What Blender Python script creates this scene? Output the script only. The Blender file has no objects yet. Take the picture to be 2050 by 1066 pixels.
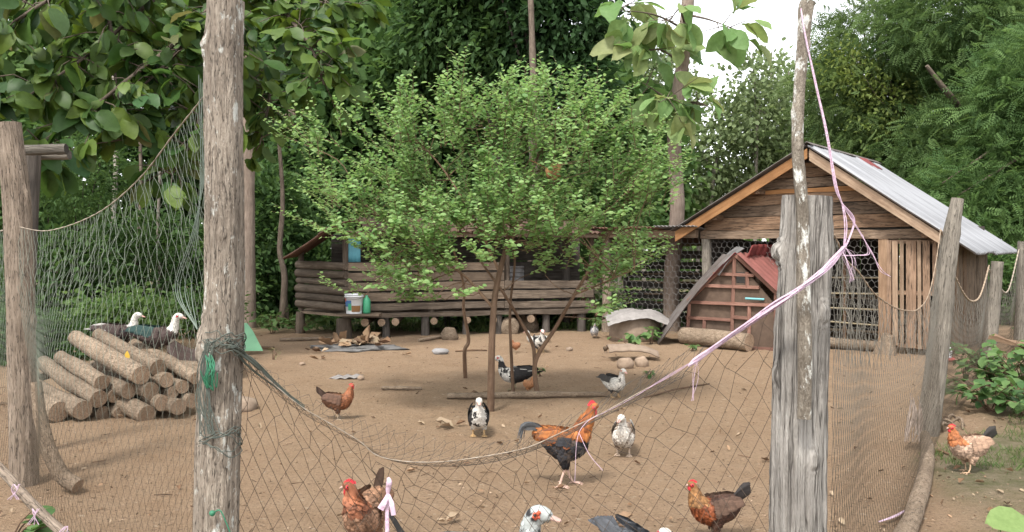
import bpy, bmesh, math, random
import numpy as np
from mathutils import Vector, Matrix, Quaternion, noise as MN

# ------------------------------------------------------------------ camera, sky, sun, exposure
scene = bpy.context.scene
COL = scene.collection
F, HX, HY, CH = 1609.0, 1025.0, 505.0, 1.7          # focal length in picture units, horizon, eye height
cam = bpy.data.cameras.new('camera')
camo = bpy.data.objects.new('camera', cam); COL.objects.link(camo)
camo.location = (0, 0, CH); camo.rotation_euler = (math.radians(90), 0, 0)
cam.sensor_width = 36.0; cam.lens = F / 2050 * 36.0; cam.shift_y = -28 / 2050
cam.clip_start = 0.05; cam.clip_end = 2000
scene.camera = camo
SUN_EL, SUN_AZ = math.radians(58), math.radians(205)   # azimuth measured clockwise from +Y
world = bpy.data.worlds.new('World'); scene.world = world; world.use_nodes = True
wn = world.node_tree.nodes; wl = world.node_tree.links
sky = wn.new('ShaderNodeTexSky'); sky.sky_type = 'NISHITA'; sky.sun_disc = False
sky.sun_elevation = SUN_EL; sky.sun_rotation = SUN_AZ
sky.air_density = 1.0; sky.dust_density = 1.0; sky.ozone_density = 1.0
hs = wn.new('ShaderNodeHueSaturation'); hs.inputs['Saturation'].default_value = 0.14
wl.new(sky.outputs[0], hs.inputs['Color'])
bgn = wn['Background']; bgn.inputs['Strength'].default_value = 0.125
wl.new(hs.outputs[0], bgn.inputs['Color'])
sl = bpy.data.lights.new('sun', 'SUN'); sl.energy = 1.5; sl.angle = math.radians(10); sl.color = (1.0, 0.96, 0.9)
so = bpy.data.objects.new('sun', sl); COL.objects.link(so)
sd = Vector((math.sin(SUN_AZ) * math.cos(SUN_EL), math.cos(SUN_AZ) * math.cos(SUN_EL), math.sin(SUN_EL)))
so.rotation_euler = sd.to_track_quat('Z', 'Y').to_euler(); so.location = (0, 0, 30)
vs = scene.view_settings
vs.view_transform = 'Standard'; vs.look = 'None'; vs.gamma = 1.0; vs.use_curve_mapping = False
vs.exposure = 1.87
scene.render.film_transparent = False

random.seed(7); RNG = np.random.default_rng(11)
U = random.uniform

def P(px, py, d):
    """picture position at a chosen distance -> place in the yard (metres)"""
    return Vector(((px - HX) / F * d, d, CH + (HY - py) / F * d))
def gz(x, y):
    return 0.022 * MN.noise((x * .7, y * .7, 3.1)) + 0.012 * MN.noise((x * 2.3, y * 2.3, 8.7))
def G(px, py):
    d = F * CH / (py - HY); x = (px - HX) / F * d
    return Vector((x, d, gz(x, d)))
def onground(x, y, dz=0): return Vector((x, y, gz(x, y) + dz))

# ------------------------------------------------------------------ materials
def newmat(name):
    m = bpy.data.materials.new(name); m.use_nodes = True
    nt = m.node_tree; return m, nt.nodes, nt.links, nt.nodes['Principled BSDF']
def nd(N, t, **kw):
    n = N.new(t)
    for k, v in kw.items():
        if k in n.inputs: n.inputs[k].default_value = v
        else: setattr(n, k, v)
    return n
def rgba(c): return (c[0], c[1], c[2], 1)
def coords(N, L, kind, scale):
    if kind == 'Object': s = N.new('ShaderNodeTexCoord').outputs['Object']
    else:
        a = N.new('ShaderNodeAttribute'); a.attribute_name = kind; s = a.outputs['Vector']
    mp = N.new('ShaderNodeMapping'); mp.inputs['Scale'].default_value = scale
    L.new(s, mp.inputs['Vector']); return mp.outputs[0]
def noise_fac(N, L, co, scale, detail=4, rough=.6, lo=.3, hi=.7, dist=0):
    n = nd(N, 'ShaderNodeTexNoise', Scale=scale, Detail=detail, Roughness=rough, Distortion=dist); L.new(co, n.inputs['Vector'])
    r = nd(N, 'ShaderNodeMapRange', clamp=True); r.inputs[1].default_value = lo; r.inputs[2].default_value = hi
    L.new(n.outputs[0], r.inputs[0]); return r.outputs[0]
def mixc(N, L, fac, a, b):
    m = N.new('ShaderNodeMix'); m.data_type = 'RGBA'
    for s, v in ((6, a), (7, b)):
        if isinstance(v, tuple): m.inputs[s].default_value = rgba(v)
        else: L.new(v, m.inputs[s])
    if isinstance(fac, float): m.inputs[0].default_value = fac
    else: L.new(fac, m.inputs[0])
    return m.outputs[2]
def bump(N, L, B, h, strength, dist=.01):
    b = nd(N, 'ShaderNodeBump', Strength=strength, Distance=dist); L.new(h, b.inputs['Height']); L.new(b.outputs[0], B.inputs['Normal'])
def mulf(N, L, f, k):
    m = nd(N, 'ShaderNodeMath', operation='MULTIPLY'); m.inputs[1].default_value = k; L.new(f, m.inputs[0]); return m.outputs[0]
def wood(name, dark, light, lich=None, lichamt=.6, grain=(2.2, 38, 38), rough=.85, bstr=.6, stain=None, crack=0.):
    """grain runs along the piece's own length (attribute gco)"""
    m, N, L, B = newmat(name)
    co = coords(N, L, 'gco', grain); co2 = coords(N, L, 'gco', (1, 1, 1))
    f = noise_fac(N, L, co, 1.0, 5, .65, .28, .72, .4)
    c = mixc(N, L, f, dark, light)
    g = noise_fac(N, L, co2, 3.0, 3, .6, .35, .7)
    st = stain or tuple(v * .55 for v in dark)
    mm = nd(N, 'ShaderNodeMath', operation='MULTIPLY'); mm.inputs[1].default_value = .55; L.new(g, mm.inputs[0])
    c = mixc(N, L, mm.outputs[0], c, st)
    f2 = noise_fac(N, L, coords(N, L, 'gco', (grain[0] * 3.1, grain[1] * 2.3, grain[2] * 2.3)), 1.0, 4, .7, .3, .7)
    c = mixc(N, L, mulf(N, L, f2, .3), c, tuple(v * .6 for v in dark))
    if crack:
        cn = nd(N, 'ShaderNodeTexNoise', Scale=1.0, Detail=3, Roughness=.55, Distortion=.3); L.new(coords(N, L, 'gco', (grain[0] * .7, grain[1] * .9, grain[2] * .9)), cn.inputs['Vector'])
        sb = nd(N, 'ShaderNodeMath', operation='SUBTRACT'); sb.inputs[1].default_value = .5; L.new(cn.outputs[0], sb.inputs[0])
        ab = nd(N, 'ShaderNodeMath', operation='ABSOLUTE'); L.new(sb.outputs[0], ab.inputs[0])
        cr = nd(N, 'ShaderNodeMapRange', clamp=True); cr.inputs[1].default_value = crack; cr.inputs[2].default_value = 0; L.new(ab.outputs[0], cr.inputs[0])
        c = mixc(N, L, mulf(N, L, cr.outputs[0], .85), c, (.02, .016, .013))
    if lich:
        lf = noise_fac(N, L, coords(N, L, 'gco', (6, 14, 14)), 1.6, 5, .7, lichamt, lichamt + .08)
        c = mixc(N, L, lf, c, lich)
    oi = N.new('ShaderNodeObjectInfo'); rv = nd(N, 'ShaderNodeMapRange'); rv.inputs[3].default_value = .76; rv.inputs[4].default_value = 1.2; L.new(oi.outputs['Random'], rv.inputs[0])
    vm = nd(N, 'ShaderNodeVectorMath', operation='SCALE'); L.new(c, vm.inputs[0]); L.new(rv.outputs[0], vm.inputs['Scale']); c = vm.outputs[0]
    L.new(c, B.inputs['Base Color']); B.inputs['Roughness'].default_value = rough
    B.inputs['Specular IOR Level'].default_value = .2
    hb = nd(N, 'ShaderNodeMath', operation='SUBTRACT'); L.new(f, hb.inputs[0]); L.new(f2, hb.inputs[1])
    bump(N, L, B, hb.outputs[0], bstr, .008); return m
def plain(name, c1, c2=None, scale=6, rough=.8, bstr=.3, metal=0, spec=.3, attr='Object', detail=5, sc3=(1, 1, 1), bd=.01):
    m, N, L, B = newmat(name); c2 = c2 or tuple(v * .6 for v in c1)
    f = noise_fac(N, L, coords(N, L, attr, sc3), scale, detail, .65, .3, .7)
    L.new(mixc(N, L, f, c1, c2), B.inputs['Base Color']); B.inputs['Roughness'].default_value = rough
    B.inputs['Metallic'].default_value = metal; B.inputs['Specular IOR Level'].default_value = spec
    if bstr: bump(N, L, B, f, bstr, bd)
    return m
def leafmat(name, trans=.35, rough=.5, objrand=None, spec=.3):
    """colour carried by each leaf (attribute Col), or picked per leaf object from a ramp"""
    m, N, L, B = newmat(name)
    if objrand:
        oi = N.new('ShaderNodeObjectInfo'); r = N.new('ShaderNodeValToRGB'); L.new(oi.outputs['Random'], r.inputs[0])
        el = r.color_ramp.elements
        for i, (p, c) in enumerate(objrand):
            e = el[i] if i < 2 else el.new(p)
            e.position = p; e.color = rgba(c)
        c = r.outputs[0]
    else:
        a = N.new('ShaderNodeAttribute'); a.attribute_name = 'Col'; c = a.outputs['Color']
    f = noise_fac(N, L, coords(N, L, 'Object', (1, 1, 1)), 9, 3, .6, .25, .75)
    mu = N.new('ShaderNodeMix'); mu.data_type = 'RGBA'; mu.blend_type = 'MULTIPLY'; mu.inputs[7].default_value = (.72, .76, .7, 1)
    L.new(f, mu.inputs[0]); L.new(c, mu.inputs[6]); c = mu.outputs[2]
    L.new(c, B.inputs['Base Color']); B.inputs['Roughness'].default_value = rough; B.inputs['Specular IOR Level'].default_value = spec
    t = N.new('ShaderNodeBsdfTranslucent'); hsv = nd(N, 'ShaderNodeHueSaturation', Saturation=1.1, Value=1.35); hsv.inputs['Hue'].default_value = .485
    L.new(c, hsv.inputs['Color']); L.new(hsv.outputs[0], t.inputs['Color'])
    ms = N.new('ShaderNodeMixShader'); ms.inputs[0].default_value = trans
    L.new(B.outputs[0], ms.inputs[1]); L.new(t.outputs[0], ms.inputs[2]); L.new(ms.outputs[0], N['Material Output'].inputs['Surface']); return m
def colmat(name, rough=.7, bstr=.25, bscale=90, spec=.25):
    m, N, L, B = newmat(name); a = N.new('ShaderNodeAttribute'); a.attribute_name = 'Col'
    f = noise_fac(N, L, coords(N, L, 'Object', (1, 1, 1)), bscale, 3, .6, .25, .75)
    mu = N.new('ShaderNodeMix'); mu.data_type = 'RGBA'; mu.blend_type = 'MULTIPLY'; mu.inputs[7].default_value = (.68, .66, .64, 1)
    L.new(f, mu.inputs[0]); L.new(a.outputs['Color'], mu.inputs[6])
    L.new(mu.outputs[2], B.inputs['Base Color']); B.inputs['Roughness'].default_value = rough; B.inputs['Specular IOR Level'].default_value = spec
    bump(N, L, B, f, bstr, .004); return m

M = {}
M['post_pale'] = wood('weathered_pale_post', (.19, .15, .115), (.50, .43, .35), (.56, .56, .51), .575, (9, 70, 70), bstr=1.0, crack=.03)
M['post_grey'] = wood('weathered_grey_post', (.20, .18, .158), (.43, .405, .37), None, .6, (2.2, 75, 75), bstr=1.0, crack=.04)
M['post_tan'] = wood('weathered_tan_post', (.22, .165, .12), (.46, .37, .29), None, .6, (6, 60, 60), bstr=1.0, crack=.03)
M['post_far'] = wood('weathered_fence_post', (.16, .14, .115), (.38, .335, .275), None, .6, (4, 60, 60), bstr=.9, crack=.03)
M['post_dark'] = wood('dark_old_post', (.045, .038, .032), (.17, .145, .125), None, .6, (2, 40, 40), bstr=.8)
M['pole_lichen'] = wood('lichen_spotted_pole', (.13, .105, .08), (.40, .35, .28), (.66, .66, .61), .53, (16, 60, 60), bstr=1.0)
M['log'] = wood('dusty_log_bark', (.17, .12, .08), (.40, .31, .225), None, .6, (16, 34, 34), bstr=1.0, crack=.02)
M['logend'] = wood('sawn_log_end', (.25, .165, .105), (.42, .31, .22), None, .6, (40, 40, 40), bstr=.5, crack=.02)
M['plank'] = wood('weathered_plank', (.13, .075, .045), (.29, .19, .12), None, .6, (2.4, 26, 26), bstr=1.0, crack=.035)
M['plank_warm'] = wood('fresh_brown_plank', (.19, .115, .07), (.35, .235, .15), None, .6, (1.8, 26, 26), bstr=.5)
M['plank_grey'] = wood('grey_wall_board', (.125, .082, .055), (.30, .22, .155), None, .6, (2.2, 26, 26), bstr=1.0, crack=.035)
M['orange_wood'] = wood('orange_brown_board', (.27, .125, .05), (.46, .25, .11), None, .6, (1.4, 22, 22), bstr=.3)
M['pale_wood'] = wood('pale_brown_board', (.20, .13, .085), (.38, .28, .195), None, .6, (1.6, 24, 24), bstr=.4)
M['gate_wood'] = wood('gate_slat_wood', (.22, .135, .085), (.40, .275, .19), None, .6, (1.6, 26, 26), bstr=.5, crack=.03)
M['coop_wood'] = wood('coop_log_wood', (.075, .056, .042), (.22, .172, .13), None, .6, (2.4, 30, 30), bstr=.9)
M['coop_plank'] = wood('coop_board', (.13, .093, .066), (.30, .228, .165), None, .6, (1.8, 26, 26), bstr=.6)
M['red_wood'] = wood('red_brown_frame', (.17, .08, .058), (.32, .185, .14), None, .6, (2, 26, 26), bstr=.4)
M['bamboo'] = wood('bamboo_pole', (.30, .24, .15), (.48, .41, .28), None, .6, (2, 18, 18), rough=.55, bstr=.2)
M['bark'] = wood('tree_bark', (.075, .055, .042), (.24, .19, .145), (.42, .42, .38), .72, (3, 20, 20), bstr=1.0)
M['bark_pale'] = wood('pale_tree_bark', (.19, .16, .13), (.40, .36, .31), None, .6, (5, 16, 16), bstr=.7)
M['bark_dark'] = wood('dark_tree_bark', (.04, .033, .027), (.13, .108, .088), None, .6, (3, 18, 18), bstr=.9)
M['bark_teak'] = wood('teak_bark', (.21, .155, .12), (.40, .32, .26), (.46, .44, .39), .76, (4, 20, 20), bstr=.8)
M['twig'] = wood('shrub_stem_bark', (.11, .065, .04), (.25, .165, .11), None, .6, (5, 30, 30), bstr=.5)
M['roof_white'] = plain('galvanised_roof', (.37, .375, .39), (.15, .15, .155), 1.0, .5, .05, .1, .4, attr='gco', sc3=(.5, 16, 1))  # dark streaks in the colour stand in for shading between the ridges
M['roof_old'] = plain('tarnished_roof', (.16, .145, .135), (.08, .06, .05), 3, .65, .1, .2, .3)
M['roof_rust'] = plain('rusty_roof', (.20, .105, .07), (.085, .05, .038), 4, .8, .2, .1, .2)
M['roof_grey'] = plain('old_grey_sheet', (.24, .235, .23), (.11, .10, .095), 4, .6, .15, .3, .3)
M['red_sheet'] = plain('faded_red_sheet', (.25, .095, .08), (.16, .065, .055), 5, .6, .1, .1, .3)
M['red_dark'] = plain('dark_red_sheet', (.20, .045, .04), (.11, .03, .03), 5, .6, .1, .1, .3)
M['green_sheet'] = plain('green_sheet', (.17, .36, .20), (.12, .27, .15), 3, .5, .05, 0, .4)
M['blue_sheet'] = plain('faded_blue_sheet', (.12, .36, .44), (.09, .26, .32), 6, .6, .1)
M['tarp_dark'] = plain('dark_brown_sheet', (.065, .042, .035), (.035, .024, .02), 5, .6, .3, 0, .3)
M['wire'] = plain('galvanised_wire', (.27, .265, .245), (.15, .135, .12), 4, .5, 0, .4, .4)
M['rope'] = plain('pale_rope', (.36, .31, .25), (.22, .175, .13), 30, .9, .3)
M['rope_brown'] = plain('brown_rope', (.34, .255, .18), (.2, .145, .10), 30, .9, .4)
M['pink'] = plain('pink_raffia', (.50, .33, .43), (.60, .47, .55), 60, .5, .5, 0, .5)
M['green_string'] = plain('green_string', (.04, .19, .10), (.03, .12, .07), 30, .5, .1)
M['net_clump'] = plain('bunched_dark_net', (.06, .075, .065), (.10, .11, .09), 30, .8, .3)
M['ash'] = plain('ash', (.16, .155, .15), (.07, .066, .062), 9, .95, .5)
M['stone'] = plain('stone', (.27, .26, .255), (.17, .16, .155), 9, .9, .6)
M['stone_brown'] = plain('dusty_stone', (.29, .215, .155), (.19, .135, .095), 9, .95, .6)
M['clay'] = plain('dusty_mud', (.25, .19, .14), (.165, .12, .088), 7, .95, .5)
M['white_plastic'] = plain('white_plastic', (.72, .73, .74), (.62, .63, .64), 6, .4, 0, 0, .5)
M['red_plastic'] = plain('red_plastic', (.42, .10, .08), (.33, .08, .07), 6, .45, 0, 0, .5)
M['green_plastic'] = plain('green_plastic', (.04, .28, .14), (.03, .2, .1), 6, .45, 0, 0, .5)
M['grey_cloth'] = plain('dusty_grey_cloth', (.26, .24, .225), (.17, .155, .145), 10, .95, .6)
M['white_rag'] = plain('pale_rag', (.30, .24, .20), (.17, .13, .105), 14, .95, .6)
M['gauze'] = plain('brown_gauze_panel', (.115, .078, .055), (.075, .05, .036), 9, .9, .3)
M['turquoise'] = plain('turquoise_pipe', (.16, .40, .42), (.12, .3, .32), 8, .5, 0)
M['black'] = plain('eye_black', (.01, .009, .008), (.02, .015, .012), 8, .15, 0, 0, .6)
M['feather'] = colmat('plumage', .65, .35, 70)
M['skin_red'] = plain('red_comb_skin', (.55, .035, .045), (.42, .02, .03), 60, .45, .35, 0, .4, bd=.004)
M['skin_orange'] = plain('orange_red_face_skin', (.55, .12, .05), (.42, .06, .035), 70, .5, .5, 0, .4, bd=.004)
M['horn'] = plain('pale_bill_horn', (.50, .33, .27), (.36, .24, .21), 50, .4, .1, 0, .4)
M['horn_pink'] = plain('pink_bill', (.60, .33, .27), (.42, .24, .21), 50, .4, .1, 0, .4)
M['leafbig'] = leafmat('broad_tree_leaf', .45, .5, [(0, (.03, .07, .02)), (.25, (.05, .11, .028)), (.5, (.085, .155, .035)), (.7, (.14, .20, .032)), (.86, (.05, .135, .05)), (1, (.16, .135, .05))])
M['leafteak'] = leafmat('broad_pale_leaf', .40, .55, [(0, (.14, .25, .08)), (.35, (.19, .31, .11)), (.7, (.25, .33, .12)), (1, (.27, .29, .13))])
M['leaf'] = leafmat('small_leaf', .36, .5)
M['leaf_dull'] = leafmat('far_leaf', .42, .6, None, .15)
M['dry'] = leafmat('dry_leaf', .12, .9, None, .1)

# ------------------------------------------------------------------ scene objects
OFF = {}
def setp(o, label=None, cat=None, group=None, kind=None):
    if label: o['label'] = label
    if cat: o['category'] = cat
    if group: o['group'] = group
    if kind: o['kind'] = kind
    return o
def thing(name, label, cat, loc=(0, 0, 0), group=None, rotz=0):
    o = bpy.data.objects.new(name, None); COL.objects.link(o); o.empty_display_size = .1
    o.location = loc; o.rotation_euler = (0, 0, rotz); OFF[o.name] = Vector(loc) if rotz == 0 else Vector((0, 0, 0))
    return setp(o, label, cat, group)
def link(name, me, mats, parent=None, loc=None):
    o = bpy.data.objects.new(name, me); COL.objects.link(o)
    if not me.materials:
        for m in (mats if isinstance(mats, (list, tuple)) else [mats]): me.materials.append(M[m] if isinstance(m, str) else m)
    if parent is not None:
        o.parent = parent; OFF[o.name] = OFF[parent.name]
    elif loc is not None: o.location = loc
    return o
class MB:
    """collects shapes and links them as ONE mesh object"""
    def __init__(s): s.v = []; s.g = []; s.c = []; s.f = []; s.m = []; s.sm = []
    def add(s, vs, fs, gs=None, col=(1, 1, 1), mat=0, smooth=True):
        b = len(s.v); s.v += [tuple(v) for v in vs]; s.g += [tuple(g) for g in (gs if gs is not None else vs)]
        s.c += (list(col) if isinstance(col, list) else [col] * len(vs))
        for f in fs: s.f.append(tuple(b + i for i in f)); s.m.append(mat); s.sm.append(smooth)
    def tube(s, pts, rad, n=8, cap=True, mat=0, capmat=None, rough=0., gnarl=None, smooth=True, col=(1, 1, 1), flat=1.0, up=None):
        pts = [Vector(p) for p in pts]; k = len(pts)
        if not hasattr(rad, '__len__'): rad = [rad] * k
        if len(rad) != k:
            xs = np.linspace(0, 1, len(rad)); rad = np.interp(np.linspace(0, 1, k), xs, rad)
        vs, gs, fs = [], [], []
        t0 = (pts[1] - pts[0]).normalized()
        ref = Vector(up) if up is not None else (Vector((0, 0, 1)) if abs(t0.z) < .9 else Vector((1, 0, 0)))
        x = ref.cross(t0).normalized(); off = (U(0, 50), U(0, 50), U(0, 50)); sl = 0.
        for i in range(k):
            t = (pts[min(i + 1, k - 1)] - pts[max(i - 1, 0)]).normalized()
            x = (x - t * x.dot(t)).normalized(); y = t.cross(x)
            if i: sl += (pts[i] - pts[i - 1]).length
            for j in range(n):
                a = 2 * math.pi * j / n; ca, sa = math.cos(a), math.sin(a); r = rad[i]
                if gnarl: r *= gnarl(a, sl, i / (k - 1))
                elif rough: r *= 1 + rough * MN.noise((off[0] + ca * 1.3, off[1] + sa * 1.3, sl * 1.2 / max(rad[i], .01) * .25))
                vs.append(pts[i] + x * (ca * r) + y * (sa * r * flat)); gs.append((off[0] + sl, off[1] + ca * rad[i], off[2] + sa * rad[i]))
        for i in range(k - 1):
            for j in range(n):
                j2 = (j + 1) % n; fs.append((i * n + j, i * n + j2, (i + 1) * n + j2, (i + 1) * n + j))
        s.add(vs, fs, gs, col, mat, smooth)
        if cap and n > 2:
            cm = mat if capmat is None else capmat
            for i, rv in ((0, True), (k - 1, False)):
                ring = vs[i * n:(i + 1) * n]; gg = gs[i * n:(i + 1) * n]
                c = sum(ring, Vector()) / n; cg = tuple(sum(q[a] for q in gg) / n for a in range(3))
                f = [((j + 1) % n, j, n) if rv else (j, (j + 1) % n, n) for j in range(n)]
                s.add(ring + [c], f, gg + [cg], col, cm, False)
    def beam(s, p0, p1, w, h, up=(0, 0, 1), seg=5, wob=.0, mat=0, col=(1, 1, 1), bend=0.):
        """sawn board from p0 to p1; w across, h along up; uneven edges"""
        p0, p1 = Vector(p0), Vector(p1); t = (p1 - p0); ln = t.length; t.normalize()
        up = Vector(up); x = t.cross(up).normalized(); y = x.cross(t).normalized()
        off = (U(0, 50), U(0, 50), U(0, 50)); vs, gs, fs = [], [], []
        for i in range(seg + 1):
            q = i / seg; c = p0 + t * (ln * q) + y * (bend * math.sin(q * math.pi))
            for (a, b) in ((-1, -1), (1, -1), (1, 1), (-1, 1)):
                dw = U(-wob, wob) * .4; dh = U(-wob, wob)
                vs.append(c + x * (a * w / 2 + dw) + y * (b * h / 2 + dh)); gs.append((off[0] + ln * q, off[1] + a * w / 2, off[2] + b * h / 2))
        for i in range(seg):
            for j in range(4):
                j2 = (j + 1) % 4; fs.append((i * 4 + j, i * 4 + j2, (i + 1) * 4 + j2, (i + 1) * 4 + j))
        fs += [(3, 2, 1, 0), tuple(seg * 4 + j for j in range(4))]
        s.add(vs, fs, gs, col, mat, False)
    def prism(s, front, depthv, mat=0, col=(1, 1, 1), lenv=None):
        """outline of points extruded by a vector"""
        front = [Vector(p) for p in front]; dv = Vector(depthv); n = len(front); off = U(0, 50)
        vs = front + [p + dv for p in front]
        if lenv is None: lenv = (front[1] - front[0]).normalized()
        lenv = Vector(lenv).normalized(); o = front[0]; nn = dv.normalized(); w = nn.cross(lenv)
        gs = [(off + (p - o).dot(lenv), off + (p - o).dot(w), off + (p - o).dot(nn)) for p in vs]
        fs = [tuple(range(n)), tuple(range(2 * n - 1, n - 1, -1))] + [((i + 1) % n, i, n + i, n + (i + 1) % n) for i in range(n)]
        s.add(vs, fs, gs, col, mat, False)
    def seg3(s, a, b, r, mat=0, col=(1, 1, 1)):
        a, b = Vector(a), Vector(b); t = (b - a)
        if t.length < 1e-6: return
        t.normalize(); x = t.orthogonal().normalized(); y = t.cross(x); vs = []
        for p in (a, b):
            for k in range(3):
                an = k * 2.0944; vs.append(p + x * (math.cos(an) * r) + y * (math.sin(an) * r))
        s.add(vs, [(0, 1, 4, 3), (1, 2, 5, 4), (2, 0, 3, 5)], None, col, mat, True)
    def blob(s, c, r, seed=0, amp=.2, sub=2, mat=0, col=(1, 1, 1), flatz=None):
        bm = bmesh.new(); bmesh.ops.create_icosphere(bm, subdivisions=sub, radius=1)
        r = Vector(r) if hasattr(r, '__len__') else Vector((r, r, r)); c = Vector(c); vs = []
        for v in bm.verts:
            k = 1 + amp * MN.noise(v.co * 1.4 + Vector((seed * 7.3, seed, 0))) + amp * .4 * MN.noise(v.co * 4 + Vector((seed, 5, 0)))
            q = Vector((v.co.x * r.x, v.co.y * r.y, v.co.z * r.z)) * k
            if flatz is not None: q.z = max(q.z, flatz)
            vs.append(c + q)
        s.add(vs, [tuple(v.index for v in f.verts) for f in bm.faces], None, col, mat, True); bm.free()
    def build(s, name, mats, parent=None, loc=None, bevel=0):
        off = OFF[parent.name] if parent is not None else (Vector(loc) if loc is not None else Vector((0, 0, 0)))
        me = bpy.data.meshes.new(name)
        me.from_pydata([(v[0] - off.x, v[1] - off.y, v[2] - off.z) for v in s.v], [], s.f)
        me.polygons.foreach_set('material_index', s.m); me.polygons.foreach_set('use_smooth', s.sm)
        a = me.attributes.new('gco', 'FLOAT_VECTOR', 'POINT'); a.data.foreach_set('vector', np.array(s.g, dtype=np.float32).ravel())
        a = me.attributes.new('Col', 'FLOAT_COLOR', 'POINT')
        a.data.foreach_set('color', np.hstack([np.array(s.c, dtype=np.float32).reshape(-1, 3), np.ones((len(s.v), 1), np.float32)]).ravel())
        me.update(); return link(name, me, mats, parent, loc)
def npmesh(name, V, T, C, mats, parent=None, loc=None, smooth=True):
    """V (n,3) world places, T (m,3) triangles, C (n,3) colours"""
    off = OFF[parent.name] if parent is not None else (Vector(loc) if loc is not None else Vector((0, 0, 0)))
    me = bpy.data.meshes.new(name); n, m = len(V), len(T)
    me.vertices.add(n); me.vertices.foreach_set('co', (V - np.array(off)).astype(np.float32).ravel())
    me.loops.add(m * 3); me.loops.foreach_set('vertex_index', T.astype(np.int32).ravel())
    me.polygons.add(m); me.polygons.foreach_set('loop_start', np.arange(0, m * 3, 3, dtype=np.int32))
    me.polygons.foreach_set('use_smooth', np.full(m, smooth))
    a = me.attributes.new('Col', 'FLOAT_COLOR', 'POINT'); a.data.foreach_set('color', np.hstack([C, np.ones((n, 1))]).astype(np.float32).ravel())
    me.update(calc_edges=True); return link(name, me, mats, parent, loc)
def single(mb, name, mats, label, cat, loc, group=None, kind=None):
    return setp(mb.build(name, mats, None, loc), label, cat, group, kind)

# leaf templates: x along the leaf, y across, z up
def tmpl(rows, fold=.1, droop=.2, wave=0.):
    v, t = [], []
    for i, (x, w) in enumerate(rows):
        z = -droop * x * x; wv = wave * math.sin(i * 2.4)
        v += [(x, -w, z + fold * w * 2 + wv), (x, 0, z), (x, w, z + fold * w * 2 - wv)]
    for i in range(len(rows) - 1):
        a = i * 3; b = a + 3
        for k in (0, 1): t += [(a + k, b + k, b + k + 1), (a + k, b + k + 1, a + k + 1)]
    return np.array(v, float), np.array(t)
T_DIA = (np.array([(0, 0, 0), (.45, -.24, .05), (1, 0, -.12), (.45, .24, .05)], float), np.array([(0, 1, 2), (0, 2, 3)]))
T_ROUND = (np.array([(0, 0, 0), (.25, -.3, .06), (.7, -.32, .03), (1, 0, -.1), (.7, .32, .03), (.25, .3, .06)], float), np.array([(0, 1, 2), (0, 2, 3), (0, 3, 4), (0, 4, 5)]))
T_BIG = tmpl([(0, .015), (.1, .12), (.3, .26), (.55, .33), (.78, .26), (.93, .12), (1, .01)], .12, .28, .025)
def frond_t(n, lw, ll, droop):
    v, t = [], []
    for i in range(n):
        x = .12 + .88 * i / n
        for s in (-1, 1):
            b = len(v); z = -droop * x * x; L = ll * (1 - .45 * abs(x - .45)); y = s
            v += [(x, 0, z), (x + .04 - lw, y * L * .5, z + .01), (x + .10, y * L, z - .05), (x + .04 + lw, y * L * .5, z + .01)]
            t += [(b, b + 1, b + 2), (b, b + 2, b + 3)]
    return np.array(v, float), np.array(t)
T_FROND = frond_t(7, .045, .24, .25)
def norm(a): return a / np.maximum(np.linalg.norm(a, axis=1, keepdims=True), 1e-9)
def leaves(pos, d, nrm, size, col, T, jit=.15):
    """many leaves at once -> V, T, C"""
    tv, tt = T; n, k = len(pos), len(tv)
    d = norm(d); b = norm(np.cross(nrm, d)); u = np.cross(d, b); size = np.asarray(size).reshape(-1, 1, 1) * np.ones((n, 1, 1))
    V = pos[:, None, :] + size * (tv[None, :, 0:1] * d[:, None, :] + tv[None, :, 1:2] * b[:, None, :] + tv[None, :, 2:3] * u[:, None, :])
    TT = (tt[None] + (np.arange(n) * k)[:, None, None]).reshape(-1, 3)
    C = np.repeat(col, k, axis=0); return V.reshape(-1, 3), TT, C
def joinl(parts):
    V, T, C, b = [], [], [], 0
    for v, t, c in parts: V.append(v); T.append(t + b); C.append(c); b += len(v)
    return np.vstack(V), np.vstack(T), np.vstack(C)
def bez(pts, n):
    """smooth curve through points (Catmull-Rom)"""
    p = [Vector(q) for q in pts]; p = [p[0] * 2 - p[1]] + p + [p[-1] * 2 - p[-2]]; out = []; m = len(p) - 3
    for i in range(n):
        q = i / (n - 1) * m; k = min(int(q), m - 1); t = q - k; a, b, c, e = p[k:k + 4]
        out.append(.5 * ((2 * b) + (c - a) * t + (2 * a - 5 * b + 4 * c - e) * t * t + (3 * b - a - 3 * c + e) * t ** 3))
    return out
# ------------------------------------------------------------------ ground
def smooth01(a, b, x):
    t = min(1, max(0, (x - a) / (b - a))); return t * t * (3 - 2 * t)
def fence_x(y):                      # where the right fence line stands at distance y
    if y < 7.5: return 1.165 + (y - 3) * .63
    return 4.0 + (y - 7.5) * .72
def weed(x, y):
    """0 = bare trodden earth, 1 = weedy ground outside the yard"""
    n = MN.noise((x * .55, y * .55, 1.7)) * .5 + MN.noise((x * 1.7, y * 1.7, 4.2)) * .3
    r = smooth01(-.05, .55, x - fence_x(y) + n * .8) * (1 if y > 3 else .6)
    b = smooth01(16.2, 18.6, y + n * 1.6 - .12 * x * (x > 0))
    l = smooth01(.4, 1.6, (-1.3 - .85 * (y - 3)) - x + n * .8) if y > 2 else 0
    return max(r * (.55 + .45 * smooth01(.0, .4, n + .2)), b, l)
def axis(lo, hi, step, far, grow):
    a = list(np.arange(lo, hi, step)); s = step
    while a[-1] < far: s *= grow; a.append(a[-1] + s)
    return a
xs = axis(0, 9, .075, 220, 1.16); xs = [-v for v in xs[:0:-1]] + xs
ys = axis(-3, 15, .075, 260, 1.13)
nx, ny = len(xs), len(ys)
gv = np.zeros((ny, nx, 3)); gc = np.zeros((ny, nx, 3))
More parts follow.
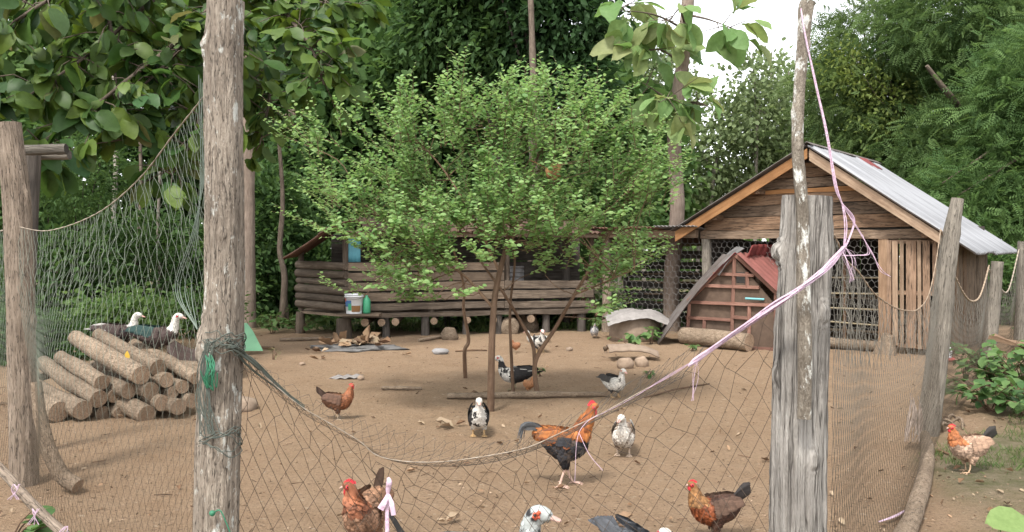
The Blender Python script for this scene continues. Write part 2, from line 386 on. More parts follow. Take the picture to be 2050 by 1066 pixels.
for j, y in enumerate(ys):
    for i, x in enumerate(xs):
        h = gz(x, y)
        if abs(x) < 9.5 and y < 15.5: h += .014 * MN.noise((x * 5, y * 5, 0)) + .009 * MN.noise((x * 11, y * 11, 4)) - .02 * max(0, MN.noise((x * 1.6, y * 1.6, 6)) - .35) 
        gv[j, i] = (x, y, h); gc[j, i, 0] = weed(x, y)
idx = np.arange(nx * ny).reshape(ny, nx)
q = np.stack([idx[:-1, :-1], idx[:-1, 1:], idx[1:, 1:], idx[1:, :-1]], -1).reshape(-1, 4)
tri = np.vstack([q[:, [0, 1, 2]], q[:, [0, 2, 3]]])
m, N, L, B = newmat('trodden_earth')
co = coords(N, L, 'Object', (1, 1, 1)); a = N.new('ShaderNodeAttribute'); a.attribute_name = 'Col'
sep = N.new('ShaderNodeSeparateColor'); L.new(a.outputs['Color'], sep.inputs[0])
big = noise_fac(N, L, co, .55, 4, .6, .35, .68); mid = noise_fac(N, L, co, 3.2, 6, .7, .32, .68); fine = noise_fac(N, L, co, 42, 5, .75, .35, .65)
c = mixc(N, L, big, (.49, .333, .21), (.39, .258, .158))
mm = nd(N, 'ShaderNodeMath', operation='MULTIPLY'); mm.inputs[1].default_value = .6; L.new(mid, mm.inputs[0])
c = mixc(N, L, mm.outputs[0], c, (.54, .39, .262))
m2 = nd(N, 'ShaderNodeMath', operation='MULTIPLY'); m2.inputs[1].default_value = .38; L.new(fine, m2.inputs[0])
c = mixc(N, L, m2.outputs[0], c, (.20, .135, .088))
spk = noise_fac(N, L, co, 11, 3, .6, .66, .72); m3 = nd(N, 'ShaderNodeMath', operation='MULTIPLY'); m3.inputs[1].default_value = .5; L.new(spk, m3.inputs[0])
c = mixc(N, L, m3.outputs[0], c, (.14, .095, .065))
for sc_, lo_, am_, cc_ in ((24, .64, .75, (.115, .075, .05)), (15, .67, .6, (.62, .50, .37)), (60, .62, .6, (.15, .10, .068))):
    sp_ = noise_fac(N, L, coords(N, L, 'Object', (1, 1.3, 1)), sc_, 2, .5, lo_, lo_ + .05); mq = nd(N, 'ShaderNodeMath', operation='MULTIPLY'); mq.inputs[1].default_value = am_; L.new(sp_, mq.inputs[0]); c = mixc(N, L, mq.outputs[0], c, cc_)
wg = mixc(N, L, noise_fac(N, L, co, 6, 5, .7, .35, .65), (.15, .15, .07), (.30, .245, .165))
c = mixc(N, L, sep.outputs[0], c, wg)
L.new(c, B.inputs['Base Color']); B.inputs['Roughness'].default_value = .95; B.inputs['Specular IOR Level'].default_value = .1
hh = nd(N, 'ShaderNodeMath', operation='ADD'); L.new(mid, hh.inputs[0]); L.new(fine, hh.inputs[1]); bump(N, L, B, hh.outputs[0], 1.0, .03)
M['earth'] = m
ground = npmesh('ground', gv.reshape(-1, 3), tri, gc.reshape(-1, 3), 'earth'); setp(ground, kind='structure', label='bare brown trodden earth of the poultry yard')

# ------------------------------------------------------------------ corrugated sheets and wire mesh
def corr(mb, p0, p1, p2, waves, amp, mat=0, nl=6, curl=0., thick=.006, sag=0.):
    """sheet: p0->p1 across the ridges, p0->p2 along them; closed thin sheet"""
    p0, p1, p2 = Vector(p0), Vector(p1), Vector(p2); a, b = p1 - p0, p2 - p0; n = a.cross(b).normalized()
    na = waves * 4; vs, gs, fs = [], [], []; W = na + 1
    for side in (0, 1):
        for j in range(nl + 1):
            for i in range(na + 1):
                u, v = i / na, j / nl
                h = amp * math.sin(u * waves * 2 * math.pi) + curl * (u - .5) ** 2 * 4 - sag * math.sin(v * math.pi) + amp * .4 * MN.noise((u * 3, v * 4, p0.x))
                vs.append(p0 + a * u + b * v + n * (h - side * thick)); gs.append((v * b.length, u * a.length, side))
    o = W * (nl + 1)
    for j in range(nl):
        for i in range(na):
            k = j * W + i; fs.append((k, k + 1, k + W + 1, k + W)); fs.append((o + k, o + k + W, o + k + W + 1, o + k + 1))
    for i in range(na): fs.append((i + 1, i, o + i, o + i + 1)); k = nl * W + i; fs.append((k, k + 1, o + k + 1, o + k))
    for j in range(nl): k = j * W; fs.append((k, k + W, o + k + W, o + k)); k += na; fs.append((k + W, k, o + k, o + k + W))
    mb.add(vs, fs, gs, (1, 1, 1), mat, True)
def hexwire(mb, o, a, b, LA, LB, s, r, wob=.012):
    """chicken wire in the plane o + a*x + b*z, LA x LB, hexagon width s"""
    h = s / math.sqrt(3); dy = 1.5 * h; J = {}
    def pt(i, j):
        if (i, j) not in J:
            x = min(max(i * s / 2, 0), LA); z = min(max(j, 0), LB)
            J[(i, j)] = o + a * (x + U(-wob, wob)) + b * (z + U(-wob, wob)) + a.cross(b) * U(-wob, wob)
        return J[(i, j)]
    k = 0; z = 0
    while z < LB:
        i = k % 2; n = int(LA / s * 2)
        while i + 2 <= n + 1:
            z0 = round(z, 4); z1 = round(z + h / 2, 4); z2 = round(z + 1.5 * h, 4)
            mb.seg3(pt(i, z0), pt(i + 1, z1), r); mb.seg3(pt(i + 1, z1), pt(i + 2, z0), r); mb.seg3(pt(i + 1, z1), pt(i + 1, z2), r)
            i += 2
        z += dy; k += 1

# ------------------------------------------------------------------ the gabled hen house
LC = Vector((3.78, 15.8, 0)); HU = Vector((.759, -.651, 0)); HV = Vector((.651, .759, 0)); HW, HD = 4.27, 3.29
UP = Vector((0, 0, 1))
def H(u, z, v=0.): return LC + HU * u + HV * v + UP * z
def hu(px): k = (px - HX) / F; return (15.8 * k - 3.78) / (.759 + .651 * k)
house = thing('hen_house', 'gabled wooden hen house with wire front, slatted gate and pale metal roof', 'hen house', H(HW / 2, 0, HD / 2))
APU, APZ = HW / 2 + .02, 3.56
SL, SR = .545, .725
def roofz(u): return APZ - (APU - u) * SL if u < APU else APZ - (u - APU) * SR
def hpart(name, mat, fn, parent=house):
    mb = MB(); fn(mb); return mb.build(name, mat, parent)
for u, w in ((.02, .19), (HW - .05, .17)):
    hpart('corner_post', 'post_far', lambda b: b.tube([H(u, -.1, .05), H(u + .02, 1.0, .05), H(u, 2.0, .05)], [w / 2 * 1.1, w / 2, w / 2], 9, rough=.2))
for u in (0.05, HW - .05):
    hpart('corner_post', 'post_dark', lambda b: b.tube([H(u, -.1, HD - .05), H(u, 2.0, HD - .05)], .08, 8, rough=.2))
hpart('door_post', 'plank_warm', lambda b: b.beam(H(3.33, 0, -.02), H(3.33, 1.96, -.02), .15, .06, HV, 5, .004))
hpart('front_beam', 'plank_grey', lambda b: b.beam(H(-.05, 2.03, -.02), H(HW + .03, 2.0, -.02), .09, .15, UP, 9, .012))
# gable planks, one by one
z = 2.115; k = 0
hs_ = [.25, .21, .20, .09, .19, .17, .10, .17, .12]
tone = ['plank', 'plank_grey', 'plank', 'orange_wood', 'plank_grey', 'plank', 'plank_warm', 'plank_warm', 'plank_warm']
for hgt, tn in zip(hs_, tone):
    z1 = z + hgt - .012
    uL0, uL1 = APU - (APZ - z) / SL + .12, APU - (APZ - z1) / SL + .12
    uR0, uR1 = APU + (APZ - z) / SR - .1, APU + (APZ - z1) / SR - .1
    uL0, uL1 = max(uL0, -.02), max(uL1, 0); uR0, uR1 = min(uR0, HW + .02), min(uR1, HW)
    if uR1 - uL1 < .15: break
    n = 12; o0 = U(0, 9); dv = U(-.02, .02)
    bot = [H(uL0 + (uR0 - uL0) * i / n, z + .018 * MN.noise((i * .6, o0, 0)), dv) for i in range(n + 1)]
    top = [H(uL1 + (uR1 - uL1) * i / n, z1 + .018 * MN.noise((i * .6, o0 + 5, 0)), dv) for i in range(n, -1, -1)]
    hpart('gable_plank', tn, lambda b: b.prism(bot + top, HV * .04, lenv=HU)); z += hgt
hpart('gable_backing', 'post_dark', lambda b: b.prism([H(.05, 2.08, .075), H(HW - .05, 2.08, .075), H(APU, 3.42, .075)], HV * .02, lenv=HU))
# side walls of upright boards
v = .09; k = 0
while v < HD - .06:
    w = U(.19, .27); w = min(w, HD - v); t = 1.86 + U(-.03, .02)
    hpart('side_board', random.choice(['plank_grey', 'plank_grey', 'plank']), lambda b: b.beam(H(HW + U(0, .02), .02 + U(0, .04), v + w / 2), H(HW + U(0, .025), t, v + w / 2), .03, w - .015, HV, 6, .006))
    v += w
for i in range(11):
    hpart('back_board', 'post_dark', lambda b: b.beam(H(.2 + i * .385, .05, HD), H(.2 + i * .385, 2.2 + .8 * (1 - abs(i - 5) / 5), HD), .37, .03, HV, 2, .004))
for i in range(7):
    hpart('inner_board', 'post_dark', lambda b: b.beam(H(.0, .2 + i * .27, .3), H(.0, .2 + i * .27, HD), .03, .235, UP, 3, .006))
hpart('side_beam', 'pale_wood', lambda b: b.tube([H(HW + .03, 1.90, -.28), H(HW + .05, 1.9, HD * .5), H(HW + .04, 1.9, HD + .15)], .07, 8, rough=.15))
# bargeboards
FO = -.33
def barge(u0, u1, m, dz=0.):
    hpart('bargeboard', m, lambda b: b.prism([H(u0, roofz(u0) - .03 + dz, FO), H(u1, roofz(u1) - .03 + dz, FO), H(u1, roofz(u1) - .03 - .175 + dz, FO), H(u0, roofz(u0) - .03 - .2 + dz, FO)], HV * .035, lenv=H(u1, roofz(u1)) - H(u0, roofz(u0))))
barge(-.46, APU - .01, 'orange_wood'); barge(APU + .03, HW + .12, 'pale_wood')
for u, zz in ((APU, APZ - .13), (.35, roofz(.35) - .22), (HW - .25, roofz(HW - .25) - .22), (1.2, roofz(1.2) - .22), (3.2, roofz(3.2) - .22)):
    hpart('purlin', 'plank', lambda b: b.beam(H(u, zz, FO + .06), H(u, zz, HD + .25), .09, .1, UP, 3, .003))
# roof sheets
def slope(u, v, lift=.02): return H(u, roofz(u) + lift, v)
vv = FO - .06
for i in range(5):
    w = .80; lf = .012 * (i % 2)
    hpart('roof_sheet', 'roof_white', lambda b: corr(b, slope(APU + .03, vv + w, .04 + lf), slope(APU + .03, vv, .04 + lf), slope(HW + .52 + U(-.02, .02), vv + w, .03 + lf), 6, .03, 0, 8))
    hpart('roof_sheet', 'roof_old', lambda b: corr(b, slope(APU - .03, vv, .04 + lf), slope(APU - .03, vv + w, .04 + lf), slope(-.52 + U(-.02, .02), vv, .03 + lf), 10, .014, 0, 8))
    vv += w - .04
hpart('ridge_cap', 'roof_old', lambda b: (b.prism([H(APU - .12, APZ - .0, FO - .05), H(APU, APZ + .085, FO - .05), H(APU + .1, APZ + .02, FO - .05), H(APU, APZ + .072, FO - .05)], HV * (HD + .75), lenv=HV)))
hpart('loose_sheet', 'red_dark', lambda b: corr(b, slope(APU + .1, 2.6, .10), slope(APU + .1, 2.15, .09), slope(APU + .4, 2.65, .085), 4, .012, 0, 4))
# wire front, sill, perches
hpart('wire_front', 'wire', lambda b: hexwire(b, H(.08, .18, .0), HU, UP, 3.17, 1.8, .115, .0032))
hpart('sill_log', 'log', lambda b: b.tube([H(.15, .09, .0), H(1.6, .11, .02), H(3.25, .09, .0)], .095, 10, capmat=0, rough=.15))
for z in (.42, .68, .95, 1.25):
    hpart('perch', 'bamboo', lambda b: b.tube([H(1.7, z + U(-.03, .03), .55), H(3.28, z + U(-.03, .03), .5)], .017, 6))
for u in (1.75, 2.5):
    hpart('perch_upright', 'plank', lambda b: b.beam(H(u, 0, .56), H(u, 1.5, .56), .05, .04, HV, 2, .003))
hpart('nest_shelf', 'plank', lambda b: b.beam(H(.3, .8, 2.2), H(3.6, .8, 2.2), .6, .04, UP, 3, .004))
# slatted gate
gate = hpart('gate', 'gate_wood', lambda b: (b.beam(H(3.43, .12, -.05), H(3.43, 1.90, -.05), .07, .035, HV, 4, .003), b.beam(H(4.13, .12, -.05), H(4.13, 1.9, -.05), .07, .035, HV, 4, .003)))
for z in (.14, 1.02, 1.87):
    hpart('rail', 'gate_wood', lambda b: b.beam(H(3.40, z, -.028), H(4.17, z, -.028), .02, .07, UP, 3, .003), gate)
for u, w in ((3.53, .085), (3.635, .06), (3.775, .155), (3.905, .055), (4.01, .105)):
    hpart('slat', random.choice(['gate_wood', 'pale_wood']), lambda b: b.beam(H(u, .10 + U(0, .04), -.066), H(u + U(-.01, .01), 1.88, -.066), w, .022, HV, 6, .003), gate)
hpart('foot_block', 'log', lambda b: (b.prism([H(3.25, -.02, -.45), H(3.62, -.02, -.45), H(3.55, .3, -.35), H(3.42, .36, -.35)], HV * .16, lenv=UP)))

# ------------------------------------------------------------------ lean-to run beside the hen house
lean = thing('lean_to_run', 'low wire-fronted lean-to run joining the hen house on its left', 'lean-to', H(-1.7, 0, 1.2))
def lpart(name, mat, fn, parent=lean): return hpart(name, mat, fn, parent)
LT = 3.45
lpart('front_beam', 'pale_wood', lambda b: b.beam(H(-LT, 2.09, -.1), H(-.1, 2.06, -.1), .1, .15, UP, 9, .008))
for u, r, m in ((-2.32, .10, 'post_tan'), (-LT + .05, .085, 'post_dark')):
    lpart('post', m, lambda b: b.tube([H(u, -.1, .02), H(u + .02, 1, .02), H(u, 2.03, .02)], [r * 1.1, r, r * .95], 9, rough=.2))
for u in (-.2, -2.0, -LT + .05):
    lpart('back_post', 'post_dark', lambda b: b.tube([H(u, -.1, 2.5), H(u, 1.75, 2.5)], .07, 8, rough=.2))
for i in range(4):
    u0 = -LT - .1 + i * .88
    lpart('roof_sheet', 'roof_rust' if i != 3 else 'roof_grey', lambda b: corr(b, H(u0, 2.22, -.42), H(u0 + .94, 2.2 + .006 * (i % 2), -.42), H(u0, 1.86, 2.75), 11, .013, 0, 6))
for i in range(7):
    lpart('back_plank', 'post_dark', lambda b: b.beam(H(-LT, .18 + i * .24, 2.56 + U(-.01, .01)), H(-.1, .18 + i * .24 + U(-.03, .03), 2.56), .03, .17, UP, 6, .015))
for z in (.55, 1.0):
    lpart('shelf', 'plank', lambda b: b.beam(H(-2.1, z, 1.9), H(-.3, z + .03, 1.9), .5, .03, UP, 3, .004))
for z in (.75, 1.2):
    lpart('perch', 'plank_grey', lambda b: b.tube([H(-2.2, z, 1.4), H(-.2, z + .05, 1.35)], .025, 6))
lpart('wire_front', 'wire', lambda b: hexwire(b, H(-2.24, .05, -.02), HU, UP, 2.2, 1.95, .13, .0034))
for p0, p1 in (((-3.3, .15, .1), (-2.5, 1.5, .2)), ((-3.2, 1.4, .5), (-2.55, .3, .0))):
    lpart('brace', 'plank', lambda b: b.beam(H(*[p0[0], p0[1], p0[2]]), H(p1[0], p1[1], p1[2]), .07, .08, UP, 4, .006))

# ------------------------------------------------------------------ raised log coop on stilts
K = Vector((-3.29, 15.8, 0)); KB = Vector((-4.44, 16.85, 0)); KR = Vector((1.75, 17.3, 0)); BACK = Vector((-.12, 2.1, 0))
coop = thing('raised_coop', 'raised log coop on short stilts with rusty metal roof behind the leafy shrub', 'coop', (K + KR + BACK) / 2)
def cpart(name, mat, fn, parent=coop): return hpart(name, mat, fn, parent)
fdir = (KR - K).normalized(); ldir = (KB - K).normalized(); fnorm = Vector((fdir.y, -fdir.x, 0))
def cf(s, z, out=0.): return K + fdir * s + fnorm * out + UP * z
LEN = (KR - K).length; LLEN = (KB - K).length; FZ = .47
cpart('floor_edge', 'coop_wood', lambda b: b.beam(cf(-.05, FZ - .03, .02), cf(LEN, FZ - .03, .02), .1, .09, UP, 12, .012))
cpart('floor', 'coop_plank', lambda b: b.prism([cf(0, FZ - .05), cf(LEN, FZ - .05), cf(LEN, FZ - .05) + BACK, KB + BACK * .3 + UP * (FZ - .05), KB + UP * (FZ - .05)], UP * .05))
for s, r in ((0, .14), (.82, .075), (1.62, .085), (2.45, .06), (3.15, .09), (4.2, .08), (5.0, .09)):
    cpart('stilt', 'post_dark' if r < .1 else 'coop_wood', lambda b: b.tube([cf(s, -.1, -.06), cf(s, FZ - .08, -.06)], [r * 1.1, r], 9, rough=.25))
for s in (0.4, 2.0, 3.6):
    cpart('stilt', 'post_dark', lambda b: b.tube([cf(s, -.1, 0) + BACK, cf(s, FZ - .08, 0) + BACK], .08, 8, rough=.2))
cpart('stilt', 'coop_wood', lambda b: b.tube([KB + UP * -.1, KB + UP * (FZ - .02)], [.11, .09], 9, rough=.2))
for s in (.38, .70, .98, 1.75, 2.45, 3.0, 3.8):
    cpart('floor_log', ['coop_wood', 'logend'], lambda b: b.tube([cf(s, FZ - .16, .13 + U(-.04, .04)), cf(s, FZ - .16, .1) + BACK], U(.07, .085), 10, capmat=1, rough=.1))
z = FZ + .06
for i in range(6):
    r = .082 + U(-.012, .008); z += r
    cpart('wall_log', 'coop_wood', lambda b: b.tube([K + ldir * -.06 + UP * (z - .01), K + ldir * (LLEN * .5) + UP * z, K + ldir * (LLEN + .08) + UP * (z + .01)], [r * U(.85, 1.05), r, r * U(.85, 1.05)], 9, rough=.15)); z += r
z = FZ + .07
for i in range(5):
    h = U(.13, .165)
    cpart('front_plank', 'coop_plank' if i else 'coop_wood', lambda b: b.beam(cf(.06, z + h / 2, .0 + U(-.015, .015)), cf(LEN * .62, z + h / 2 + U(-.015, .015), 0), .035, h, UP, 9, .009))
    if i < 3: cpart('front_plank', 'coop_wood', lambda b: b.beam(cf(LEN * .62 + .01, z + h / 2 + U(-.02, .02), U(-.015, .015)), cf(LEN, z + h / 2 + U(-.02, .02), 0), .035, h, UP, 7, .009))  # this end coloured darker in place of the shade in the open interior
    z += h + U(.03, .05)
for s in (0.02, 1.75, 3.35, LEN):
    cpart('upright', 'coop_wood', lambda b: b.tube([cf(s, FZ, -.09), cf(s, 2.12, -.09)], .06, 8, rough=.2))
cpart('upright', 'coop_wood', lambda b: b.tube([KB + UP * FZ + BACK * .04, KB + UP * 1.75 + BACK * .04], .06, 8, rough=.2))
for i in range(8):
    zz = FZ + .12 + i * .2
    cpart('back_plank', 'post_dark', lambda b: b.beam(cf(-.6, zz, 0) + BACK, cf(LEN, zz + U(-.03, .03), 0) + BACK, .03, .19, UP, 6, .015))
cpart('striped_sheet', 'roof_grey', lambda b: corr(b, cf(3.45, 1.02, -.5), cf(3.45, 1.4, -.5), cf(3.85, 1.02, -.5), 4, .02, 0, 3))
cpart('blue_panel', 'blue_sheet', lambda b: corr(b, cf(.07, 1.5, -.12), cf(.32, 1.5, -.12), cf(.07, 2.0, -.12), 3, .008, 0, 3))
M['coop_roof'] = plain('rusty_dark_roof', (.12, .07, .05), (.06, .042, .035), 4, .85, .2, .1, .2); rid = 2.32; eL = P(560, 516, 15.9); eL2 = P(585, 517, 17.6)
cpart('roof_sheet', 'roof_rust', lambda b: corr(b, P(566, 518, 15.6), P(600, 512, 17.6), P(655, 457, 15.5), 12, .022, 0, 6, sag=-.03))
cpart('roof_sheet', 'roof_rust', lambda b: corr(b, P(636, 470, 15.45), P(660, 468, 17.6), P(705, 440, 15.4), 12, .022, 0, 6, sag=.02))
for i in range(5):
    s0 = .35 + i * 1.0
    cpart('roof_sheet', 'coop_roof', lambda b: corr(b, cf(s0, 2.1, .45), cf(s0 + 1.05, 2.1 + .01 * (i % 2), .45), cf(s0, 2.42, -.9), 10, .02, 0, 5))
    cpart('roof_sheet', 'roof_rust' if i % 2 else 'roof_old', lambda b: corr(b, cf(s0, 2.42, -.88), cf(s0 + 1.05, 2.42 + .01 * (i % 2), -.88), cf(s0, 2.0, -2.5), 10, .02, 0, 5))
cpart('roof_beam', 'coop_plank', lambda b: b.beam(cf(0, 2.06, .3), cf(LEN, 2.06, .3), .06, .1, UP, 6, .008))
# bucket and green bottle standing on the ledge at the coop corner
bk = P(709, 628, 15.62)
bucket = thing('paint_bucket', 'white paint bucket with printed label on the coop ledge', 'bucket', bk)
def lathe(mb, c, prof, n=20, mat=0):
    vs, fs = [], []
    for r, z in prof:
        for j in range(n): a = 2 * math.pi * j / n; vs.append(Vector(c) + Vector((r * math.cos(a), r * math.sin(a), z)))
    for i in range(len(prof) - 1):
        for j in range(n): j2 = (j + 1) % n; fs.append((i * n + j, i * n + j2, (i + 1) * n + j2, (i + 1) * n + j))
    mb.add(vs, fs, None, (1, 1, 1), mat, True)
mb = MB(); lathe(mb, bk, [(.001, 0), (.15, 0), (.152, .01), (.178, .36), (.186, .36), (.186, .38), (.17, .38), (.16, .06), (.001, .05)]); mb.build('body', 'white_plastic', bucket)
mb = MB(); lathe(mb, bk, [(.1795, .325), (.188, .328), (.188, .345), (.1805, .348)]); mb.build('rim', 'white_plastic', bucket)
def lab(name, mat, a0, a1, z0, z1):
    mb = MB(); vs, fs = [], []; n = 8
    for i in range(n + 1):
        a = math.radians(a0 + (a1 - a0) * i / n)
        for z in (z0, z1): r = .1535 + .0262 * z / .35 + .0025; vs.append(bk + Vector((r * math.cos(a), r * math.sin(a), z)))
    for i in range(n): fs.append((i * 2, i * 2 + 2, i * 2 + 3, i * 2 + 1))
    mb.add(vs, fs, None); return mb.build(name, mat, bucket)
M['lab_blue'] = plain('label_blue', (.05, .12, .25), (.05, .1, .2), 5, .5, 0); M['lab_brown'] = plain('label_brown', (.25, .13, .05), (.16, .08, .03), 9, .5, 0)
lab('label', 'lab_blue', 205, 262, .14, .26); lab('label', 'green_plastic', 238, 262, .07, .2); lab('label', 'lab_brown', 264, 325, .04, .16); lab('label', 'red_plastic', 205, 222, .24, .31)
mb = MB(); mb.tube([bk + Vector((-.18, 0, .33))] + [bk + Vector((-.185 * math.cos(a), -.19 * math.sin(a), .33 - .05 * math.sin(a))) for a in np.linspace(.1, 3.04, 9)], .004, 5); mb.build('handle', 'wire', bucket)
gb = bk + Vector((.24, .02, 0)); mb = MB(); lathe(mb, gb, [(.001, 0), (.07, 0), (.075, .03), (.075, .25), (.05, .3), (.025, .32), (.025, .35), (.001, .35)], 12)
single(mb, 'jerry_can', 'green_plastic', 'green plastic container beside the white paint bucket', 'container', gb)
# ledge that carries the two
cpart('ledge', 'coop_plank', lambda b: b.beam(Vector((bk.x - .3, bk.y + .03, bk.z - .022)), Vector((bk.x + .5, bk.y + .06, bk.z - .022)), .42, .04, UP, 3, .003))

# ------------------------------------------------------------------ small red-roofed coop in front of the hen house
rb = P(1465, 695, 14.4); rb.z = 0
rc = thing('red_coop', 'small house-shaped coop with faded red metal roof and brown framed panels', 'coop', rb)
def rpart(name, mat, fn, parent=rc): return hpart(name, mat, fn, parent)
def R(px, py, back=0.):
    d = 14.9 - (px - 1375) / 180 * 1.1 + back; return P(px, py, d)
RV = HV
def rbar(p, q, w=.055, m='red_wood'): rpart('frame_bar', m, lambda b: b.beam(R(*p), R(*q), .05, w, UP if abs(p[0] - q[0]) > abs(p[1] - q[1]) else Vector((1, 0, 0)), 3, .003))
for p, q in (((1380, 605), (1374, 695)), ((1553, 590), (1553, 706)), ((1470, 515), (1464, 690)), ((1376, 605), (1555, 612)), ((1374, 636), (1465, 641)), ((1408, 572), (1520, 576)),
             ((1428, 548), (1510, 552)), ((1466, 635), (1505, 638)), ((1500, 606), (1498, 690)), ((1410, 640), (1407, 688)), ((1373, 690), (1555, 700)), ((1495, 545), (1496, 575))): rbar(p, q)
rbar((1472, 512), (1378, 603), .06); rbar((1474, 512), (1556, 588), .06)
for poly in ([(1380, 607), (1465, 611), (1465, 640), (1377, 636)], [(1378, 639), (1463, 643), (1463, 688), (1375, 688)], [(1468, 612), (1551, 614), (1552, 698), (1467, 690)], [(1412, 575), (1470, 515), (1520, 573), (1551, 610), (1385, 603)]):
    rpart('panel', 'gauze', lambda b: b.prism([R(x, y, .03) for x, y in poly], RV * .02))
rpart('window_dark_plate', 'black', lambda b: b.prism([R(x, y, .018) for x, y in ((1474, 545), (1494, 546), (1494, 568), (1474, 567))], RV * .01))  # solid black plate painted for the shade inside a window
rpart('back_panel', 'gauze', lambda b: b.prism([R(x, y) + RV * 1.15 for x, y in ((1378, 690), (1553, 700), (1553, 590), (1472, 515), (1380, 605))], RV * .02))
rpart('floor_board', 'red_wood', lambda b: b.prism([R(1375, 692), R(1554, 702), R(1554, 702) + RV * 1.15, R(1375, 692) + RV * 1.15], UP * .03))
rpart('roof_sheet', 'red_sheet', lambda b: corr(b, R(1474, 507, -.12), R(1474, 507) + RV * 1.4, R(1564, 592, -.12), 7, .012, 0, 5))
rpart('roof_sheet', 'red_dark', lambda b: corr(b, R(1470, 507) + RV * 1.4, R(1470, 507, -.1), R(1374, 606) + RV * 1.4, 7, .012, 0, 5))
rpart('ridge_sheet', 'red_dark', lambda b: corr(b, R(1482, 514) + RV * .1, R(1482, 514) + RV * 1.45, R(1488, 489) + RV * .2, 5, .02, 0, 4, curl=.08))
for p in ((1374, 695), (1462, 698), (1553, 706)):
    rpart('foot', 'red_wood', lambda b: b.beam(Vector((R(*p).x, R(*p).y + .05, -.05)), Vector((R(*p).x, R(*p).y + .05, max(R(*p).z + .05, .1))), .06, .06, Vector((1, 0, 0)), 1))
# tarnished sheets leaning on its left slope
def leaning(name, mat, a, b, w, label, n=4):
    p0, p1 = Vector(a), Vector(b); mb = MB(); corr(mb, p0, p0 + w, p1, n, .02, 0, 7, sag=.05)
    return single(mb, name, mat, label, 'metal sheet', (p0.x, p0.y, 0))
leaning('leaning_sheet', 'roof_old', P(1318, 690, 14.6), P(1462, 512, 14.5), Vector((.12, .9, .02)), 'dark tarnished corrugated sheet leaning against the red-roofed coop')
leaning('leaning_sheet', 'roof_grey', P(1440, 552, 14.32), P(1490, 497, 14.3), Vector((.10, .8, .02)), 'short grey corrugated sheet laid near the ridge of the red-roofed coop', 3)
# things in and around it
mb = MB(); mb.tube([P(1492, 598, 14.1), P(1530, 600, 13.95)], .02, 8); single(mb, 'pipe_piece', 'turquoise', 'short turquoise pipe on the frame of the red-roofed coop', 'pipe', P(1510, 599, 14.05))
mb = MB(); c0, c1 = G(1366, 690), G(1500, 703); c0.z += .155; c1.z += .155
mb.tube([c0, (c0 + c1) / 2 + Vector((0, 0, .01)), c1], [.15, .155, .16], 14, capmat=1, rough=.08); single(mb, 'log', ['log', 'logend'], 'thick dusty log lying in front of the red-roofed coop', 'log', (c0 + c1) / 2 - Vector((0, 0, .15)))
# mud mound with a cloth over it, inside the left of the lean-to
mc = P(1272, 682, 15.6); mc.z = 0
md = thing('mud_stove', 'squat mud mound covered with a grey cloth beside the wire-fronted run', 'mound', mc)
mb = MB(); lathe(mb, mc, [(.001, -.05), (.53, -.05), (.5, .2), (.45, .42), (.40, .50), (.001, .52)], 22); mb.build('mound', 'clay', md)
mb = MB(); vs, fs = [], []; n = 18
for i in range(n + 1):
    for j in range(n + 1):
        x, y = (i / n - .5) * 1.2, (j / n - .5) * 1.15; r = math.hypot(x, y)
        vs.append(mc + Vector((x, y, .565 - max(0, r - .38) * .55 + .035 * MN.noise((x * 4, y * 4, 2)) + .02 * MN.noise((x * 9, y * 9, 2)))))
for i in range(n):
    for j in range(n): k = i * (n + 1) + j; fs.append((k, k + 1, k + n + 2, k + n + 1))
mb.add(vs, fs); mb.build('cloth', 'grey_cloth', md)
# ------------------------------------------------------------------ fence posts
def gnarl(seed, knots=(), groove=.05, lump=.06, fl=6.0, fine=0.):
    def g(a, s, q):
        ca, sa = math.cos(a), math.sin(a)
        r = 1 + lump * MN.noise((ca * 1.2 + seed, sa * 1.2, s * 1.6)) + groove * MN.noise((ca * fl + seed, sa * fl, s * 2.2)) + groove * .5 * MN.noise((ca * fl * 2.3, sa * fl * 2.3 + seed, s * 6))
        if fine: r += fine * MN.noise((ca * 11 + seed, sa * 11, s * 3)) + fine * .8 * MN.noise((ca * 20, sa * 20 + seed, s * 22)) - fine * 1.6 * max(0, .12 - abs(MN.noise((ca * 5, sa * 5 - seed, s * 1.1)))) / .12
        for (ka, ks, h, wa, ws) in knots:
            da = (a - ka + math.pi) % (2 * math.pi) - math.pi; e = math.exp(-(da / wa) ** 2 - ((s - ks) / ws) ** 2); r += h * e
            r += h * .35 * math.sin(((da / wa) ** 2 + ((s - ks) / ws) ** 2) * 7) * e
        return r
    return g
FENCE = 'posts of the netting fence'
pa = [P(430, 1412, 3.0), P(432, 1066, 3.0), P(438, 850, 3.0), P(448, 650, 3.0), P(451, 450, 3.0), P(448, 200, 3.0), P(451, 2, 3.0)]
pa[0].z = -.12
ztop = pa[-1].z
def sz(y): return CH + (HY - y) / F * 3.0 + .12
mb = MB(); mb.tube(bez(pa, 300), [.082, .081, .078, .071, .069, .069, .066], 96, True, gnarl=gnarl(3.3, [(-1.5, sz(690), .26, .6, .10), (.15, sz(470), .10, .35, .035), (-.9, sz(92), .13, .4, .03), (1.2, sz(830), .10, .3, .04), (-1.3, sz(100), .1, .5, .06)], .06, .06, 5, .035))
postA = single(mb, 'fence_post', ['post_pale'], 'tall pale fence post with flaking lichen bark and a dark bunched net tied on', 'fence post', (pa[0].x, 3.0, 0), FENCE)
